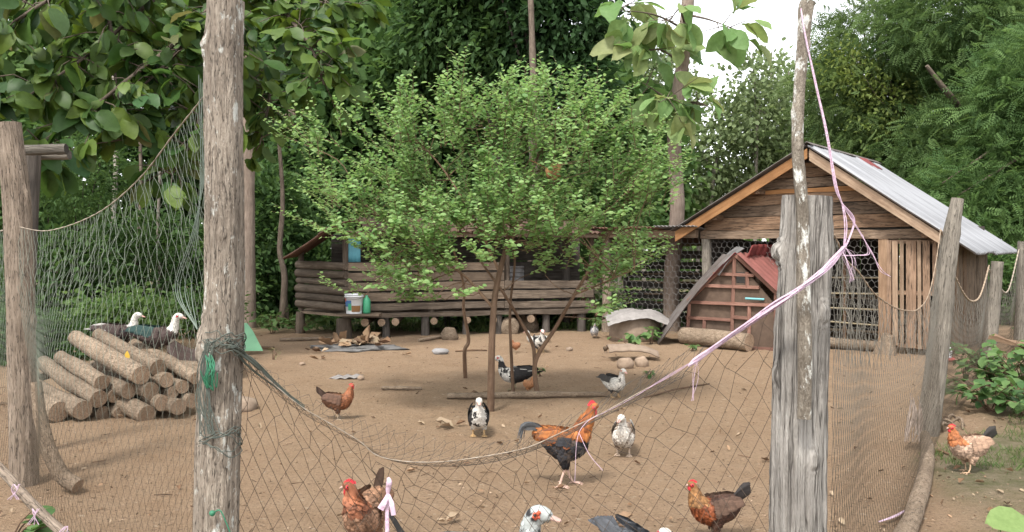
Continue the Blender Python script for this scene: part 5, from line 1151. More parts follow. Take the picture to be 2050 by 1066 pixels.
# ---- big-leaved tree on the left: trunk, limbs, broad leaves
def bigleaf_mesh(k):
    tv, tt = tmpl([(0, .012), (.06, .03), (.16, .15), (.34, .27 + .02 * k), (.56, .33), (.76, .27), (.91, .14), (1, .012)], .10 + .05 * k, .16 + .12 * k, .02 + .012 * k)
    me = bpy.data.meshes.new('leaf_blade'); me.from_pydata([tuple(v) for v in tv], [], [tuple(int(i) for i in t) for t in tt]); me.polygons.foreach_set('use_smooth', [True] * len(tt)); return me
BL = [bigleaf_mesh(k) for k in range(4)]; BT = [bigleaf_mesh(k) for k in range(4)]
for me in BL: me.materials.append(M['leafbig'])
for me in BT: me.materials.append(M['leafteak'])
def leafobj(root, me, p, d, nrm, s):
    o = bpy.data.objects.new('leaf', me); COL.objects.link(o); o.parent = root
    d = d.normalized(); b = nrm.cross(d).normalized(); n = d.cross(b); mt = Matrix((d, b, n)).transposed().to_4x4(); o.matrix_local = Matrix.Translation(p - OFF[root.name]) @ mt @ Matrix.Diagonal((s, s * U(.85, 1.1), s, 1))
    return o
def bigtree(root, limb_pts, bark, mesh_list, nind, s0, s1, tw_n, per, restmat, cols, r0=.055, imin=5):
    spots = []; lb = MB()
    for pts in limb_pts:
        c = bez(pts, 26); lb.tube(c, [r0, r0 * .75, r0 * .45, r0 * .2], 7, False, rough=.15)
        for _ in range(tw_n):
            i = random.randint(imin, 25); a = c[i]; dr = Vector((U(-1, 1), U(-1, .6), U(-.75, .45))); ln = U(.25, .8); e = a + dr.normalized() * ln
            lb.tube([a, a.lerp(e, .5) + UP * U(0, .08), e], [.012, .009, .005], 5, False)
            for k in range(per):
                q = U(.35, 1.0); d = dr.normalized() + Vector((U(-.9, .9), U(-.9, .9), U(-1.3, .1))); n = Vector((U(-.7, .7), U(-1.0, .3), U(.2, 1)))
                spots.append((a.lerp(e, q), d, n, U(s0, s1)))
    lb.build('limbs', bark, root)
    def key(s): p = s[0]; x = p.x / p.y * F + HX; y = HY - (p.z - CH) / p.y * F; vis = -40 < x < 2090 and -40 < y < 1066; return (not vis, -s[3] / p.y)
    spots.sort(key=key)
    for p, d, n, s in spots[:nind]: leafobj(root, random.choice(mesh_list), p, d, n, s)
    rest = spots[nind:]
    if rest:
        A = lambda k: np.array([tuple(s[k]) for s in rest]); V, T, C = leaves(A(0), A(1), A(2), np.array([s[3] for s in rest]), tone(len(rest), *cols), T_BIG)
        o = npmesh('crown', V, T, C, restmat, root); o['kind'] = 'stuff'
tb_ = P(498, 505, 18); tb_.z = 0
t1r = thing('broad_leaved_tree', 'tree with very large drooping leaves overhanging the left fence', 'tree', tb_)
mb = MB(); tp_ = [Vector((tb_.x, 18, -.1)), P(497, 500, 18), P(497, 300, 18), P(495, 60, 17.8), P(488, -120, 17.5)]; mb.tube(bez(tp_, 40), [.17, .15, .14, .12, .1], 12, True, rough=.08); mb.build('trunk', 'bark_teak', t1r)
S0 = P(490, -90, 17.6)
bigtree(t1r, [[S0, P(475, 40, 14), P(410, 220, 12.5), P(345, 350, 11.8)], [S0, P(350, -30, 14), P(190, 100, 12), P(60, 190, 11)], [S0, P(400, 40, 13), P(230, 180, 11.5), P(70, 310, 11)],
    [S0, P(560, 10, 14), P(620, 90, 13), P(648, 170, 12.8)], [S0, P(300, -70, 13), P(120, -10, 11), P(-40, 90, 10.5)], [P(496, 60, 17.8), P(525, 130, 15.5), P(540, 190, 14.5), P(520, 290, 14)],
    [S0, P(250, -40, 13), P(230, 120, 12), P(245, 280, 11.5)], [S0, P(420, 20, 13.5), P(340, 120, 12.2), P(190, 260, 11.4)], [S0, P(150, -60, 13), P(30, 40, 12), P(-30, 230, 11)], [S0, P(520, -40, 15), P(600, -10, 14), P(690, 20, 13.6)], [S0, P(460, 20, 13), P(430, 120, 12.5), P(380, 300, 12)]],
    'bark', BL, 300, .25, .42, 36, 5, 'leaf', ((.035, .08, .02), (.12, .18, .035)))
# ---- big-leaved tree standing in the lean-to
tb_ = Vector((3.44, 17.3, 0)); t2r = thing('broad_leaved_tree', 'tall pale trunk with huge light green leaves growing through the lean-to', 'tree', tb_)
tp_ = [Vector((3.44, 17.3, -.1)), P(1344, 560, 17.3), P(1356, 420, 17.3), P(1350, 260, 17.3), P(1366, 130, 17.3), P(1380, -30, 17.3)]
mb = MB(); mb.tube(bez(tp_, 60), [.20, .175, .165, .145, .15, .14, .13], 14, True, rough=.10); mb.build('trunk', 'bark_teak', t2r)
bigtree(t2r, [[P(1376, 30, 17.3), P(1420, 40, 17), P(1475, 60, 16.7)], [P(1366, 130, 17.3), P(1320, 100, 16.9), P(1265, 110, 16.6)], [P(1352, 240, 17.3), P(1320, 190, 16.9), P(1285, 165, 16.6)], [P(1352, 225, 17.3), P(1385, 205, 16.8), P(1420, 215, 16.6)], [P(1372, 60, 17.3), P(1310, 30, 16.8), P(1235, 20, 16.5)], [P(1355, 215, 17.3), P(1345, 195, 16.6), P(1320, 205, 16.3)], [P(1374, 60, 17.3), P(1360, 20, 16.6), P(1340, 45, 16.4)]],
    'bark', BT, 300, .42, .68, 6, 3, 'leaf', LG, .03, 15)
# ------------------------------------------------------------------ the leafy shrub in the middle of the yard
sb_ = G(985, 822); sh = thing('shrub_tree', 'light green small-leaved shrub tree with several thin stems in mid yard', 'shrub', sb_)
D0 = 9.0; M['leaf_shrub'] = leafmat('shrub_leaf', .45, .55)
def stem(pts, rad, name='stem'):
    mb = MB(); c = bez(pts, 30); mb.tube(c, rad, 9, True, rough=.12); mb.build(name, 'twig', sh); return c
sk = []
g1 = G(982, 822); g1.z -= .05; sk += stem([g1, P(984, 720, 8.55), P(988, 620, 8.6), P(997, 560, 8.7), P(1015, 490, 8.8), P(1040, 415, 9.0), P(1070, 330, 9.2), P(1110, 240, 9.3)], [.042, .036, .034, .032, .028, .024, .018, .012])
g2 = G(1078, 797); g2.z -= .05; sk += stem([g2, P(1070, 740, 9.35), P(1080, 705, 9.3), P(1110, 660, 9.2), P(1150, 590, 9.1), P(1180, 540, 9.1), P(1230, 450, 9.2), P(1270, 360, 9.3)], [.032, .028, .026, .022, .02, .018, .014, .008])
sk += stem([P(1071, 735, 9.36), P(1066, 690, 9.4), P(1040, 640, 9.3), P(1010, 590, 9.1), P(960, 520, 9.2), P(900, 430, 9.5)], [.024, .021, .018, .016, .012, .008])
g3 = G(1028, 790); g3.z -= .05; sk += stem([g3, P(1024, 720, 9.55), P(1021, 620, 9.55), P(1030, 500, 9.6), P(1000, 350, 9.8)], [.022, .019, .016, .013, .007])
g4 = G(932, 756); g4.z -= .05; sk += stem([g4, P(930, 705, 10.6), P(938, 680, 10.6), P(928, 620, 10.5), P(926, 560, 10.4), P(880, 420, 10.0)], [.030, .026, .024, .02, .016, .008])
sk += stem([P(986, 615, 8.6), P(955, 580, 8.7), P(920, 545, 8.8), P(820, 480, 8.9), P(720, 400, 9.0)], [.018, .016, .014, .010, .006])
sk += stem([P(1000, 545, 8.72), P(950, 440, 8.8), P(880, 330, 8.9), P(800, 250, 9.0)], [.016, .013, .01, .005])
sk += stem([P(1040, 415, 9.0), P(1000, 330, 8.9), P(960, 240, 8.9)], [.014, .01, .005])
sk += stem([P(1150, 590, 9.1), P(1200, 570, 8.8), P(1270, 540, 8.6)], [.012, .009, .004])
cells = [(950, 465, 70, 25, 22), (1040, 455, 70, 28, 26), (1110, 465, 60, 28, 22), (930, 240, 50, 25, 9), (1060, 235, 60, 25, 14), (1160, 250, 50, 30, 10), (640, 285, 30, 22, 7), (700, 320, 55, 45, 24), (780, 325, 75, 65, 44), (740, 400, 70, 45, 28), (800, 430, 95, 60, 50), (880, 325, 95, 65, 52), (920, 410, 105, 60, 56), (1000, 300, 85, 60, 44), (1030, 375, 105, 70, 60), (1100, 290, 90, 65, 46), (1140, 360, 100, 70, 55), (1220, 330, 65, 70, 30), (1245, 410, 70, 50, 30), (1170, 440, 85, 45, 34), (1060, 460, 95, 45, 36), (940, 495, 105, 40, 40), (830, 505, 100, 40, 40), (750, 480, 60, 35, 20), (690, 450, 40, 35, 10), (800, 560, 60, 28, 16), (880, 570, 80, 32, 22), (760, 595, 28, 22, 5), (1120, 510, 90, 40, 28), (1200, 530, 50, 35, 16), (1190, 590, 35, 50, 13), (1270, 525, 55, 20, 12), (1310, 400, 40, 40, 10), (1040, 520, 60, 40, 10)]
skp = np.array([tuple(v) for v in sk]); cen = np.array(P(980, 560, 9.2))
LP_, LD, LN_, LS, tw = [], [], [], [], MB()
def leafrow(c, s0, dens):
    ln = sum((c[i + 1] - c[i]).length for i in range(len(c) - 1)); m_ = max(3, int(ln / dens))
    side = 1
    for k in range(m_):
        q = (k + .5) / m_ * (len(c) - 1); i = min(int(q), len(c) - 2); p = c[i].lerp(c[i + 1], q - i); t = (c[i + 1] - c[i]).normalized()
        h = t.cross(UP); h = h.normalized() if h.length > .05 else Vector((1, 0, 0)); d = t * .55 + h * side + Vector((U(-.35, .35), U(-.35, .35), U(-.45, .25))); side = -side
        LP_.append(tuple(p)); LD.append(tuple(d)); LN_.append((U(-.55, .55), U(-.75, .35), U(.45, 1))); LS.append(s0 * U(.7, 1.25) * (1 - .3 * k / m_))
for (x, y, rx, ry, n) in cells:
    for _ in range(int(n * 1.12)):
        a = U(0, 6.283); q = U(.1, 1) ** .5; dd = 9.1 + U(-1.3, .9) * (1 - .4 * q)
        p = P(x + rx * q * math.cos(a) * 1.08, y + ry * q * math.sin(a) * 1.12, dd)
        if MN.noise(p * 1.5 + Vector((3, 1, 7))) < -.02 and not (920 < x < 1120 and 450 < y < 470): continue
        o = np.array(p) - cen; o = o / np.linalg.norm(o); d = Vector(o) * .75 + Vector((U(-.7, .7), U(-.7, .4), U(-.05, .95))); d.normalize(); ln = U(.28, .62) if random.random() < .85 else U(.55, .75)
        e = p + d * ln; mid = p.lerp(e, .55) + UP * U(-.02, .06); c = bez([p, mid, e + Vector((0, 0, U(-.05, .06)))], 9)
        tw.tube(c, [.004, .003, .0015], 4, False); leafrow(c, .074, .032)
        for _k in range(3):
            i = random.randint(1, 6); s = c[i]; dv = (d + Vector((U(-1, 1), U(-1, .8), U(-.3, .8)))).normalized(); c2 = bez([s, s + dv * U(.08, .14), s + dv * U(.18, .3) + UP * U(-.03, .04)], 6)
            tw.tube(c2, [.002, .001], 3, False); leafrow(c2, .066, .032)
        if random.random() < .3:
            j = int(np.argmin(((skp - np.array(p)) ** 2).sum(1) + 0.3 * np.maximum(0, skp[:, 2] - p.z))); b = Vector(skp[j]); m2 = b.lerp(p, .5) + Vector((U(-.1, .1), U(-.1, .1), U(-.05, .12)))
            tw.tube(bez([b, m2, p], 8), [.006, .005, .0035], 5, False)
tw.build('twigs', 'twig', sh)
n = len(LP_); V, T, C = leaves(np.array(LP_), np.array(LD), np.array(LN_), np.array(LS), tone(n, (.14, .265, .085), (.31, .45, .18)), T_ROUND)
o = npmesh('crown', V, T, C, 'leaf_shrub', sh); o['kind'] = 'stuff'
# one dead brown leaf caught in it
mb = MB(); q_ = P(1108, 345, 8.3); mb.blob(q_, (.075, .022, .075), 4, .9, 3); mb.tube([q_, P(1060, 320, 8.5)], .004, 4); single(mb, 'dead_leaf', plain('dead_leaf', (.22, .115, .045), (.13, .065, .028), 14, .9, .5), 'crumpled orange-brown dead leaf caught in the leafy shrub', 'leaf', q_)

# ------------------------------------------------------------------ undergrowth and far wood
US = 'undergrowth bushes along the edge of the wood'
for (x, y, rx, ry, d, c, s, lb) in ((140, 350, 110, 90, 16.5, MD, .10, 'light green small-leaved bush behind the tan post'), (120, 560, 90, 90, 15.5, DK, .16, 'dark bush behind the left netting by the tan post'), (300, 540, 130, 120, 19, DK, .18, 'dark tall bush behind the sitting ducks'),
        (240, 632, 80, 34, 14.0, LG, .10, 'bright green weeds clump behind the log pile'), (430, 560, 80, 110, 19.5, MD, .17, 'mid-green bush beside the big-leaved tree trunk'), (540, 470, 60, 150, 21, DK, .2, 'dark bush behind the pale thin stem'),
        (640, 560, 90, 110, 22, DK, .2, 'dark bush behind the end of the raised coop'), (820, 650, 120, 30, 20.5, LG, .14, 'light green low weeds seen under the raised coop'), (960, 655, 100, 26, 20.5, LG, .14, 'light weeds under the middle of the raised coop'), (1130, 650, 70, 26, 18.6, LG, .15, 'broad-leaved weeds beside the lean-to post'),
        (730, 480, 130, 100, 24, DK, .2, 'dark bush rising behind the coop roof'), (1000, 470, 130, 90, 24, DK, .2, 'dark bush behind the grey brown trunk'), (1190, 430, 140, 90, 24, MD, .2, 'mid-green bush behind the lean-to roof'), (2010, 570, 60, 60, 19, MD, .15, 'mid-green bush beyond the far fence post'), (60, 690, 80, 45, 12.5, DK, .12, 'low bush behind the board at the log pile'), (400, 625, 60, 36, 16, MD, .11, 'light fern-like weeds behind the dark bowed sheet')):
    root = thing('bush', lb, 'bush', P(x, 505, d) * 1, US); root.location.z = 0; OFF[root.name] = Vector((root.location.x, root.location.y, 0))
    mb = MB(); g = Vector(OFF[root.name])
    for k in range(5): mb.tube(bez([g + Vector((U(-.1, .1), U(-.1, .1), -.05)), g + Vector((U(-.4, .4), U(-.3, .3), U(.3, .7))), P(x + U(-.6, .6) * rx, y + U(-.5, .5) * ry, d)], 8), [.03, .02, .008], 5, False)
    mb.build('stems', 'bark_dark', root)
    V, T, C = foliage([ell(x, y, d, rx, ry)], int(240 * (rx * ry / 9000) ** .5), 18, .22, s, T_ROUND if c is LG else T_DIA, c[0], c[1], .2)
    o = npmesh('foliage', V, T, C, 'leaf_dull', root); o['kind'] = 'stuff'
parts = []
for (x0, x1, z1, n, c) in ((-52, -8, 13, 900, MD), (-10, 10, 8, 480, MD), (10, 24, 3.0, 180, LG), (20, 62, 15, 800, MD)):
    cc = np.column_stack([RNG.uniform(x0, x1, n), RNG.uniform(42, 60, n), RNG.random(n) ** 1.1 * z1]); per = 14
    pos = np.repeat(cc, per, 0) + RNG.normal(size=(n * per, 3)) * .75; pos[:, 2] = np.abs(pos[:, 2]); nr = RNG.normal(size=(n * per, 3)) * .6 + np.array([0, -.4, .6])
    parts.append(leaves(pos, RNG.normal(size=(n * per, 3)), nr, .55 * (.6 + .8 * RNG.random(n * per)), tone(n * per, *c), T_ROUND))
V, T, C = joinl(parts); o = npmesh('distant_wood', V, T, C, 'leaf_dull'); setp(o, 'dim mass of distant wood closing the view behind the trees', 'wood', None, 'stuff')
# ------------------------------------------------------------------ small things lying about the yard
T_DRY = tmpl([(0, .02), (.2, .2), (.5, .28), (.8, .2), (1, .02)], .5, -.25, .06)
DRYC = [(.24, .155, .10), (.17, .10, .062), (.36, .27, .19), (.12, .075, .05), (.29, .19, .12)]
def drycol(n): return np.array([DRYC[i] for i in RNG.integers(0, 5, n)]) * (.75 + .5 * RNG.random((n, 1)))
def scatter(n, xr, yr, keep):
    out = []
    while len(out) < n:
        y = math.exp(U(math.log(yr[0]), math.log(yr[1]))); x = U(xr[0], xr[1]) * y
        if keep(x, y): out.append((x, y))
    return out
pts = scatter(520, (-.68, .68), (4.2, 17), lambda x, y: random.random() < .28 + .72 * (weed(x, y) > .3))
pos = np.array([(x, y, gz(x, y) + .012) for x, y in pts]); n = len(pos)
V, T, C = leaves(pos, np.column_stack([RNG.normal(size=(n, 2)), RNG.normal(size=n) * .15]), np.column_stack([RNG.normal(size=(n, 2)) * .35, np.ones(n)]), .02 + .055 * RNG.random(n) ** 2.5, drycol(n), T_DRY)
o = npmesh('leaf_litter', V, T, C, 'dry'); setp(o, 'scattered small dry leaves lying over the bare earth', 'leaf litter', None, 'stuff')
# crumbs of earth and pebbles
pts = scatter(9500, (-.68, .68), (3.4, 15), lambda x, y: True); parts = []
oct_v = np.array([(1, 0, 0), (-1, 0, 0), (0, 1, 0), (0, -1, 0), (0, 0, .7), (0, 0, -.5)], float); oct_t = np.array([(0, 2, 4), (2, 1, 4), (1, 3, 4), (3, 0, 4), (2, 0, 5), (1, 2, 5), (3, 1, 5), (0, 3, 5)])
n = len(pts); pos = np.array([(x, y, gz(x, y) + .001) for x, y in pts]); sz_ = .0025 + .010 * RNG.random(n) ** 4
cc = tone(n, (.20, .135, .085), (.42, .31, .215)); dk = RNG.random(n) < .25; cc[dk] *= .4
V, T, C = leaves(pos, np.column_stack([RNG.normal(size=(n, 2)), np.zeros(n)]), np.tile([0, 0, 1.], (n, 1)), sz_, cc, (oct_v * np.array([1.3, .9, .8]), oct_t))
o = npmesh('earth_crumbs', V, T, C, colmat('earth_crumb', .95, .2, 60, .1)); setp(o, 'small clods and pebbles strewn over the yard', 'pebbles', None, 'stuff')
# short twigs
mb = MB()
for x, y in scatter(170, (-.66, .66), (4.2, 15), lambda x, y: True):
    a = U(0, 6.28); l = U(.03, .12); p = onground(x, y, .006); mb.tube([p, p + Vector((math.cos(a) * l, math.sin(a) * l, .004))], U(.0015, .004), 4, False)
o = mb.build('twig_litter', 'plank'); setp(o, 'short broken twigs scattered on the earth', 'twigs', None, 'stuff')
# grass and low weeds outside the yard
T_BLADE = (np.array([(0, -.05, 0), (0, .05, 0), (.55, .035, .05), (.55, -.035, .05), (1, 0, -.12)], float), np.array([(0, 1, 2), (0, 2, 3), (3, 2, 4)]))
gp_ = scatter(7000, (-.72, .72), (4.0, 26), lambda x, y: weed(x, y) > .45 and MN.noise((x * 1.1, y * 1.1, 9)) > -.12)
rep = 4; base = np.repeat(np.array([(x, y, gz(x, y)) for x, y in gp_]), rep, 0); n = len(base); base[:, :2] += RNG.normal(size=(n, 2)) * .05
dd = np.column_stack([RNG.normal(size=(n, 2)) * .55, np.ones(n)]); nn = np.column_stack([RNG.normal(size=(n, 2)), .3 * np.ones(n)])
V, T, C = leaves(base, dd, nn, (.05 + .14 * RNG.random(n)) * np.where(base[:, 1] > 12, 1.6, .42), tone(n, (.06, .11, .03), (.17, .22, .075)), T_BLADE)
o = npmesh('grass', V, T, C, 'leaf'); setp(o, 'short green grass growing outside the fence and under the trees', 'grass', None, 'stuff')
fl_ = scatter(2600, (-.75, .75), (14.5, 34), lambda x, y: weed(x, y) > .6)
pos = np.repeat(np.array([(x, y, U(.02, .3)) for x, y in fl_]), 5, 0); n = len(pos); pos += RNG.normal(size=(n, 3)) * np.array([.18, .18, .08]); pos[:, 2] = np.abs(pos[:, 2])
V, T, C = leaves(pos, RNG.normal(size=(n, 3)) * np.array([1, 1, .4]), RNG.normal(size=(n, 3)) * .5 + np.array([0, 0, .9]), .08 + .12 * RNG.random(n), tone(n, (.03, .075, .02), (.10, .18, .055)), T_ROUND)
o = npmesh('ground_cover', V, T, C, 'leaf'); setp(o, 'low leafy ground cover under the trees', 'ground cover', None, 'stuff')

def sitem(name, label, cat, mat, fn, loc):
    mb = MB(); fn(mb); return single(mb, name, mat, label, cat, loc)
# ash heap with dry leaves
ah = G(708, 697); heap = thing('ash_heap', 'grey ash heap covered with curled dry leaves in front of the raised coop', 'ash heap', ah)
mb = MB(); mb.blob(ah + UP * -.005, (.78, .42, .06), 2, .5, 4, flatz=-.03); mb.build('ash', 'ash', heap)
for k in range(26):
    a = U(0, 6.28); q = U(0, 1) ** .5; p = ah + Vector((math.cos(a) * q * .6 + .08, math.sin(a) * q * .3, .07 + U(0, .06) * (1 - q)))
    V, T, C = leaves(np.array([tuple(p)]), np.array([[U(-1, 1), U(-1, 1), U(-.2, .3)]]), np.array([[U(-.5, .5), U(-.7, .2), 1.]]), np.array([U(.18, .34)]), drycol(1), T_DRY); npmesh('dry_leaf', V, T, C, 'dry', heap)
for (x, y, s, lb) in ((640, 706, .26, 'dry leaf pair beside the ash heap'), (622, 703, .18, 'pale dry leaf near the ash heap'), (640, 723, .2, 'curled brown leaf in front of the ash heap'), (815, 713, .16, 'dry leaf between the ash heap and the grey stone'), (935, 796, .2, 'large pale dry leaf by the long stick'), (905, 856, .26, 'big curled dry leaf beside the white-breasted black duck'), (1228, 1046, .16, 'dry leaf beside the slate-backed duck'), (890, 1047, .13, 'dry leaf beside the grizzled duck'), (1110, 985, .09, 'small leaf scrap under the rooster'), (1885, 850, .3, 'heap leaf outside the right net')):
    p = G(x, y) + UP * .02; k = 3; s = s * .72; V, T, C = leaves(np.array([tuple(p)] * k) + RNG.normal(size=(k, 3)) * np.array([.06, .06, .004]) * s * 3, np.array([[U(-1, 1), U(-.5, .5), .03] for _ in range(k)]), np.array([[U(-.25, .25), -.15, 1.]] * k), np.array([s, s * .7, s * .5]), drycol(k), T_DRY)
    o = npmesh('fallen_leaf', V, T, C, 'dry', None, p); setp(o, lb, 'leaf')
for (x, y, r, m, lb) in ((882, 709, (.14, .10, .065), 'stone', 'smooth grey stone lying on the earth'), (900, 680, (.17, .12, .17), 'stone_brown', 'brown stump block beside the raised coop'), (1020, 668, (.2, .16, .24), 'stone_brown', 'squat wooden block behind the shrub stems'), (1055, 662, (.24, .2, .3), 'stone_brown', 'tall wooden block behind the forked stem'), (1252, 737, (.12, .10, .11), 'stone_brown', 'stone propping the near end of the bark slab'), (1285, 733, (.10, .09, .10), 'stone_brown', 'rounder stone under the bark slab'), (605, 731, (.05, .05, .03), 'stone_brown', 'small clod in front of the ash heap'), (485, 820, (.16, .15, .10), 'clay', 'mud lump behind the foot of the tall pale post'), (1140, 703, (.06, .05, .045), 'clay', 'pale clod beyond the forked stem'), (722, 760, (.05, .05, .04), 'stone_brown', 'small brown clod beside the ribbed scrap')):
    p = G(x, y); sitem('stone' if m.startswith('stone') and 'block' not in lb and 'stump' not in lb else ('wood_block' if ('block' in lb or 'stump' in lb) else 'clod'), lb, 'stone' if 'stone' in lb else ('wood block' if 'block' in lb or 'stump' in lb else 'clod'), m if 'block' not in lb else 'log', lambda b: b.blob(p + UP * r[2] * .45, r, x, .25, 3), p)
p = G(682, 760); sitem('ribbed_scrap', 'flat grey ribbed scrap lying on the bare earth', 'scrap', 'grey_cloth', lambda b: corr(b, p + Vector((-.16, 0, .015)), p + Vector((.2, .05, .02)), p + Vector((-.1, .2, .03)), 3, .012, 0, 4), p)
for (a, b_, r, lb) in (((765, 781), (845, 783), .022, 'short thick stick lying on open ground'), ((895, 799), (1215, 797), .035, 'long straight pole lying across the yard past the shrub stems'), ((912, 706), (975, 703), .014, 'thin red-brown stick near the grey stone'), ((560, 684), (690, 681), .03, 'long low beam on the ground at the raised coop corner'), ((1290, 800), (1420, 772), .01, 'thin twig near the slack net'), ((1620 - 400, 1062), (1270, 1060), .012, 'thin stick beside the slate-backed duck'), ((838, 684), (905, 676), .03, 'low board end by the raised coop stilts'), ((1880, 790), (1965, 775), .05, 'grey branch lying outside the right net'), ((1870, 905), (1900, 912), .012, 'dark twig outside the right net')):
    p, q = G(*a), G(*b_); p.z += r; q.z += r; sitem('stick', lb, 'stick', 'log' if r > .02 else 'plank', lambda b: b.tube(bez([p, p.lerp(q, .5) + Vector((0, U(-.05, .05), .01)), q], 14), [r, r * 1.1, r * .8], 8, True, rough=.25), p)
# bark slab resting on stones
p = G(1268, 722); mb = MB(); vs, fs = [], []; nn_ = 16
for side in (0, 1):
    for i in range(nn_ + 1):
        for j in range(9):
            u, v = i / nn_ - .5, j / 8 - .5; w = .42 * (1 - .5 * abs(u) ** 1.5) + .05 * MN.noise((u * 7, 0, 0)); vs.append(p + Vector((u * .78, v * w * 1.2 + .1, .25 - .28 * v * v - .30 * u * u - .06 * u + .10 * max(0, -u - .3) + .03 * MN.noise((u * 5, v * 5, 1)) - side * .022)))
o_ = (nn_ + 1) * 9
for i in range(nn_):
    for j in range(8): k = i * 9 + j; fs += [(k, k + 9, k + 10, k + 1), (o_ + k, o_ + k + 1, o_ + k + 10, o_ + k + 9)]
    k = i * 9; fs += [(k, o_ + k, o_ + k + 9, k + 9), (k + 8, k + 17, o_ + k + 17, o_ + k + 8)]
for j in range(8): fs += [(j, j + 1, o_ + j + 1, o_ + j)]; k = nn_ * 9 + j; fs += [(k, o_ + k, o_ + k + 1, k + 1)]
mb.add(vs, fs); single(mb, 'bark_slab', 'clay', 'curved slab of bark propped on stones like a low shelter', 'bark slab', p)
# drinker by the side wall
p = G(1892, 722); dr = thing('poultry_drinker', 'white domed poultry drinker on red tray beside the hen house corner', 'drinker', p)
mb = MB(); lathe(mb, p, [(.001, .05), (.095, .05), (.1, .07), (.098, .16), (.08, .215), (.05, .24), (.001, .248)], 20); mb.build('dome', 'white_plastic', dr)
mb = MB(); lathe(mb, p, [(.001, 0), (.13, 0), (.14, .05), (.13, .052), (.122, .015), (.001, .015)], 20); mb.build('tray', 'red_plastic', dr)
# broken plank on the weeds
mb = MB(); a, b_ = P(1985, 672, 11.0), P(2075, 690, 10.6); a.z = .55; b_.z = .42
mb.beam(a, b_, .22, .035, UP, 6, .02); mb.beam(a + Vector((.25, -.05, -.08)), b_ + Vector((0, -.05, -.06)), .1, .03, UP, 4, .02); single(mb, 'broken_plank', ['plank_warm'], 'broken brown plank lying over the weeds by the far posts', 'plank', (a.x, a.y, 0))
mb = MB(); mb.tube([Vector((a.x + .5, a.y, -.05)), Vector((a.x + .5, a.y, .45))], .06, 8, True, rough=.2); single(mb, 'prop_stump', 'log', 'short stump holding up the broken plank', 'stump', (a.x + .5, a.y, 0))
# leafy weeds
def weedplant(px, py, h, w, n, size, c, label, name='weed', T=T_BIG, mat='leaf', loc=None):
    g = loc or G(px, py); root = thing(name, label, 'plant', g); mb = MB(); L1_, L2_, L3_, L4_ = [], [], [], []
    for k in range(max(4, n // 6)):
        a = U(0, 6.28); e = g + Vector((math.cos(a) * w * U(.2, 1), math.sin(a) * w * U(.2, 1), h * U(.5, 1))); cc = bez([g + Vector((U(-.04, .04), U(-.04, .04), -.02)), g.lerp(e, .5) + UP * .06, e], 8); mb.tube(cc, [.008, .005, .003], 5, False)
        for _ in range(6):
            q = cc[random.randint(2, 7)]; L1_.append(tuple(q)); L2_.append((math.cos(a) + U(-1, 1), math.sin(a) + U(-1, 1), U(-.4, .4))); L3_.append((U(-.4, .4), U(-.5, .3), 1)); L4_.append(size * U(.6, 1.2))
    mb.build('stems', 'twig', root); m_ = len(L1_); V, T_, C = leaves(np.array(L1_), np.array(L2_), np.array(L3_), np.array(L4_), tone(m_, *c), T); npmesh('leaves', V, T_, C, mat, root); return root
WB = ((.06, .13, .04), (.15, .24, .08))
weedplant(2000, 775, .62, .75, 210, .14, WB, 'leafy weed bush beside the short leaning post')
weedplant(2050, 790, .6, .7, 180, .14, WB, 'leafy weed bush under the broken plank')
weedplant(1985, 825, .36, .75, 190, .12, WB, 'low spreading weeds in front of the leafy weed bush')
weedplant(2055, 835, .4, .6, 150, .13, WB, 'low weeds at the edge of the bare ground by the buff hen')
weedplant(1930, 770, .5, .25, 40, .10, WB, 'slender sapling weed outside the right net')
weedplant(1268, 700, .32, .45, 46, .15, WB, 'drooping weeds growing over the bark slab')
weedplant(1305, 690, .38, .3, 30, .15, WB, 'thin weeds beside the mud mound')
weedplant(1300, 758, .1, .15, 12, .07, WB, 'tiny weed in front of the bark slab')
weedplant(1080, 755, .1, .1, 10, .06, WB, 'tiny weed beside the forked stem')
weedplant(550, 722, .16, .22, 26, .10, ((.14, .15, .06), (.25, .24, .11)), 'dry grass tuft between the green sheet and the ash heap', T=T_BLADE)
weedplant(1385, 702, .1, .2, 20, .07, WB, 'small weeds at the foot of the thick dusty log')
weedplant(600, 668, .4, .6, 60, .16, WB, 'weeds around the stilts of the raised coop')
weedplant(545, 668, .5, .5, 50, .15, WB, 'weeds behind the green sheet')
weedplant(0, 0, .26, .42, 90, .10, WB, 'leafy weeds below the pale pole by the tan post', loc=onground(-2.75, 4.35))
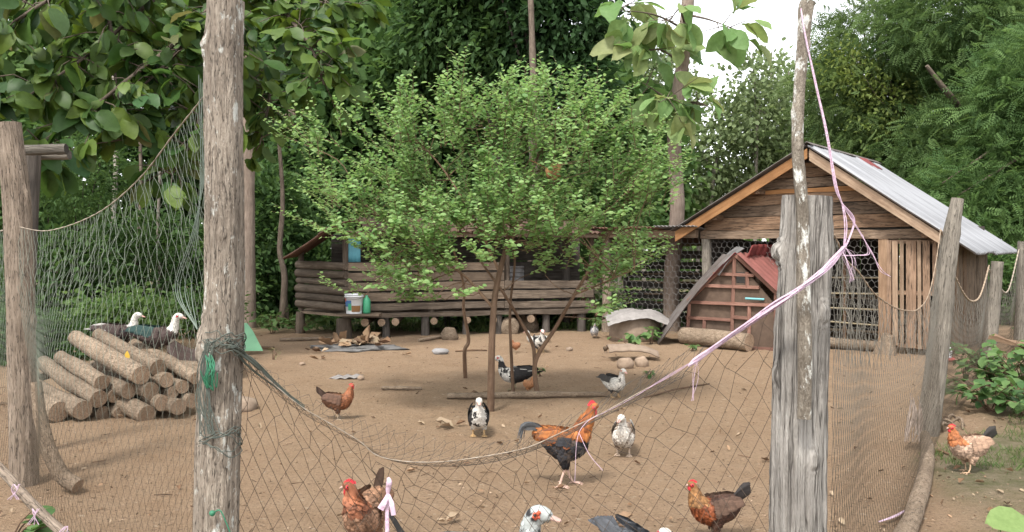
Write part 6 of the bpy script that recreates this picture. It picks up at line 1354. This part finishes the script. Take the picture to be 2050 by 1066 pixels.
weedplant(0, 0, .24, .3, 60, .10, WB, 'leafy weeds at the near end of the pale pole', loc=onground(-2.55, 4.0))
# a broad leaf plant reaching in beside the long curved bark log
bp = onground(2.05, 3.05); pl_ = thing('broad_leaf_plant', 'young broad-leaved plant with one wide leaf near the long curved bark log', 'plant', bp)
mb = MB(); mb.tube(bez([bp - UP * .03, bp + Vector((.02, 0, .35)), P(2070, 1045, 3.05)], 12), [.012, .009, .005], 6, False); mb.build('stem', 'twig', pl_)
for d_, s_, z_ in ((Vector((-1, -.15, .12)), .19, 0), (Vector((.8, -.5, .2)), .2, -.05), (Vector((.2, .9, -.1)), .2, -.12), (Vector((-.9, -.1, -.25)), .16, -.06)):
    leafobj(pl_, BT[0], P(2070, 1045, 3.05) + UP * z_, d_, Vector((0, -.6, 1)), s_)
# pale rag and dead roots caught on the right net
rg = P(1838, 830, 7.0); rag = thing('torn_rag', 'torn pale rag hanging on the right net by the leaning post', 'rag', rg)
for k in range(8):
    mb = MB(); x = 1832 + U(-10, 12); mb.tube(bez([P(x, 795 + U(-10, 20), 6.95), P(x + U(-8, 8), 830, 6.9), P(x + U(-12, 8), 860, 6.9), P(x + U(-16, 8), 885, 6.85)], 10), [.006, .013, .01, .003], 6, flat=.4, rough=.5); mb.build('strip', 'white_rag', rag)
mb = MB(); mb.tube(bez([G(1760, 1048) + UP * .02, G(1790, 1040) + UP * .03, G(1815, 1028) + UP * .03], 10), [.008, .014, .01], 6, flat=.4); single(mb, 'pink_scrap', 'pink', 'scrap of pink raffia on the ground beside the long curved bark log', 'scrap', G(1790, 1040))
mb = MB()
for k in range(7): p = G(1895, 858) + Vector((U(-.2, .25), U(-.15, .15), 0)); mb.tube(bez([p, p + Vector((U(-.1, .1), U(-.1, .1), U(.04, .12))), p + Vector((U(-.25, .25), U(-.2, .2), .02))], 8), [.01, .015, .005], 6, rough=.3)
single(mb, 'dead_roots', 'log', 'tangle of pale dead roots beside the foot of the leaning post', 'roots', G(1895, 858))
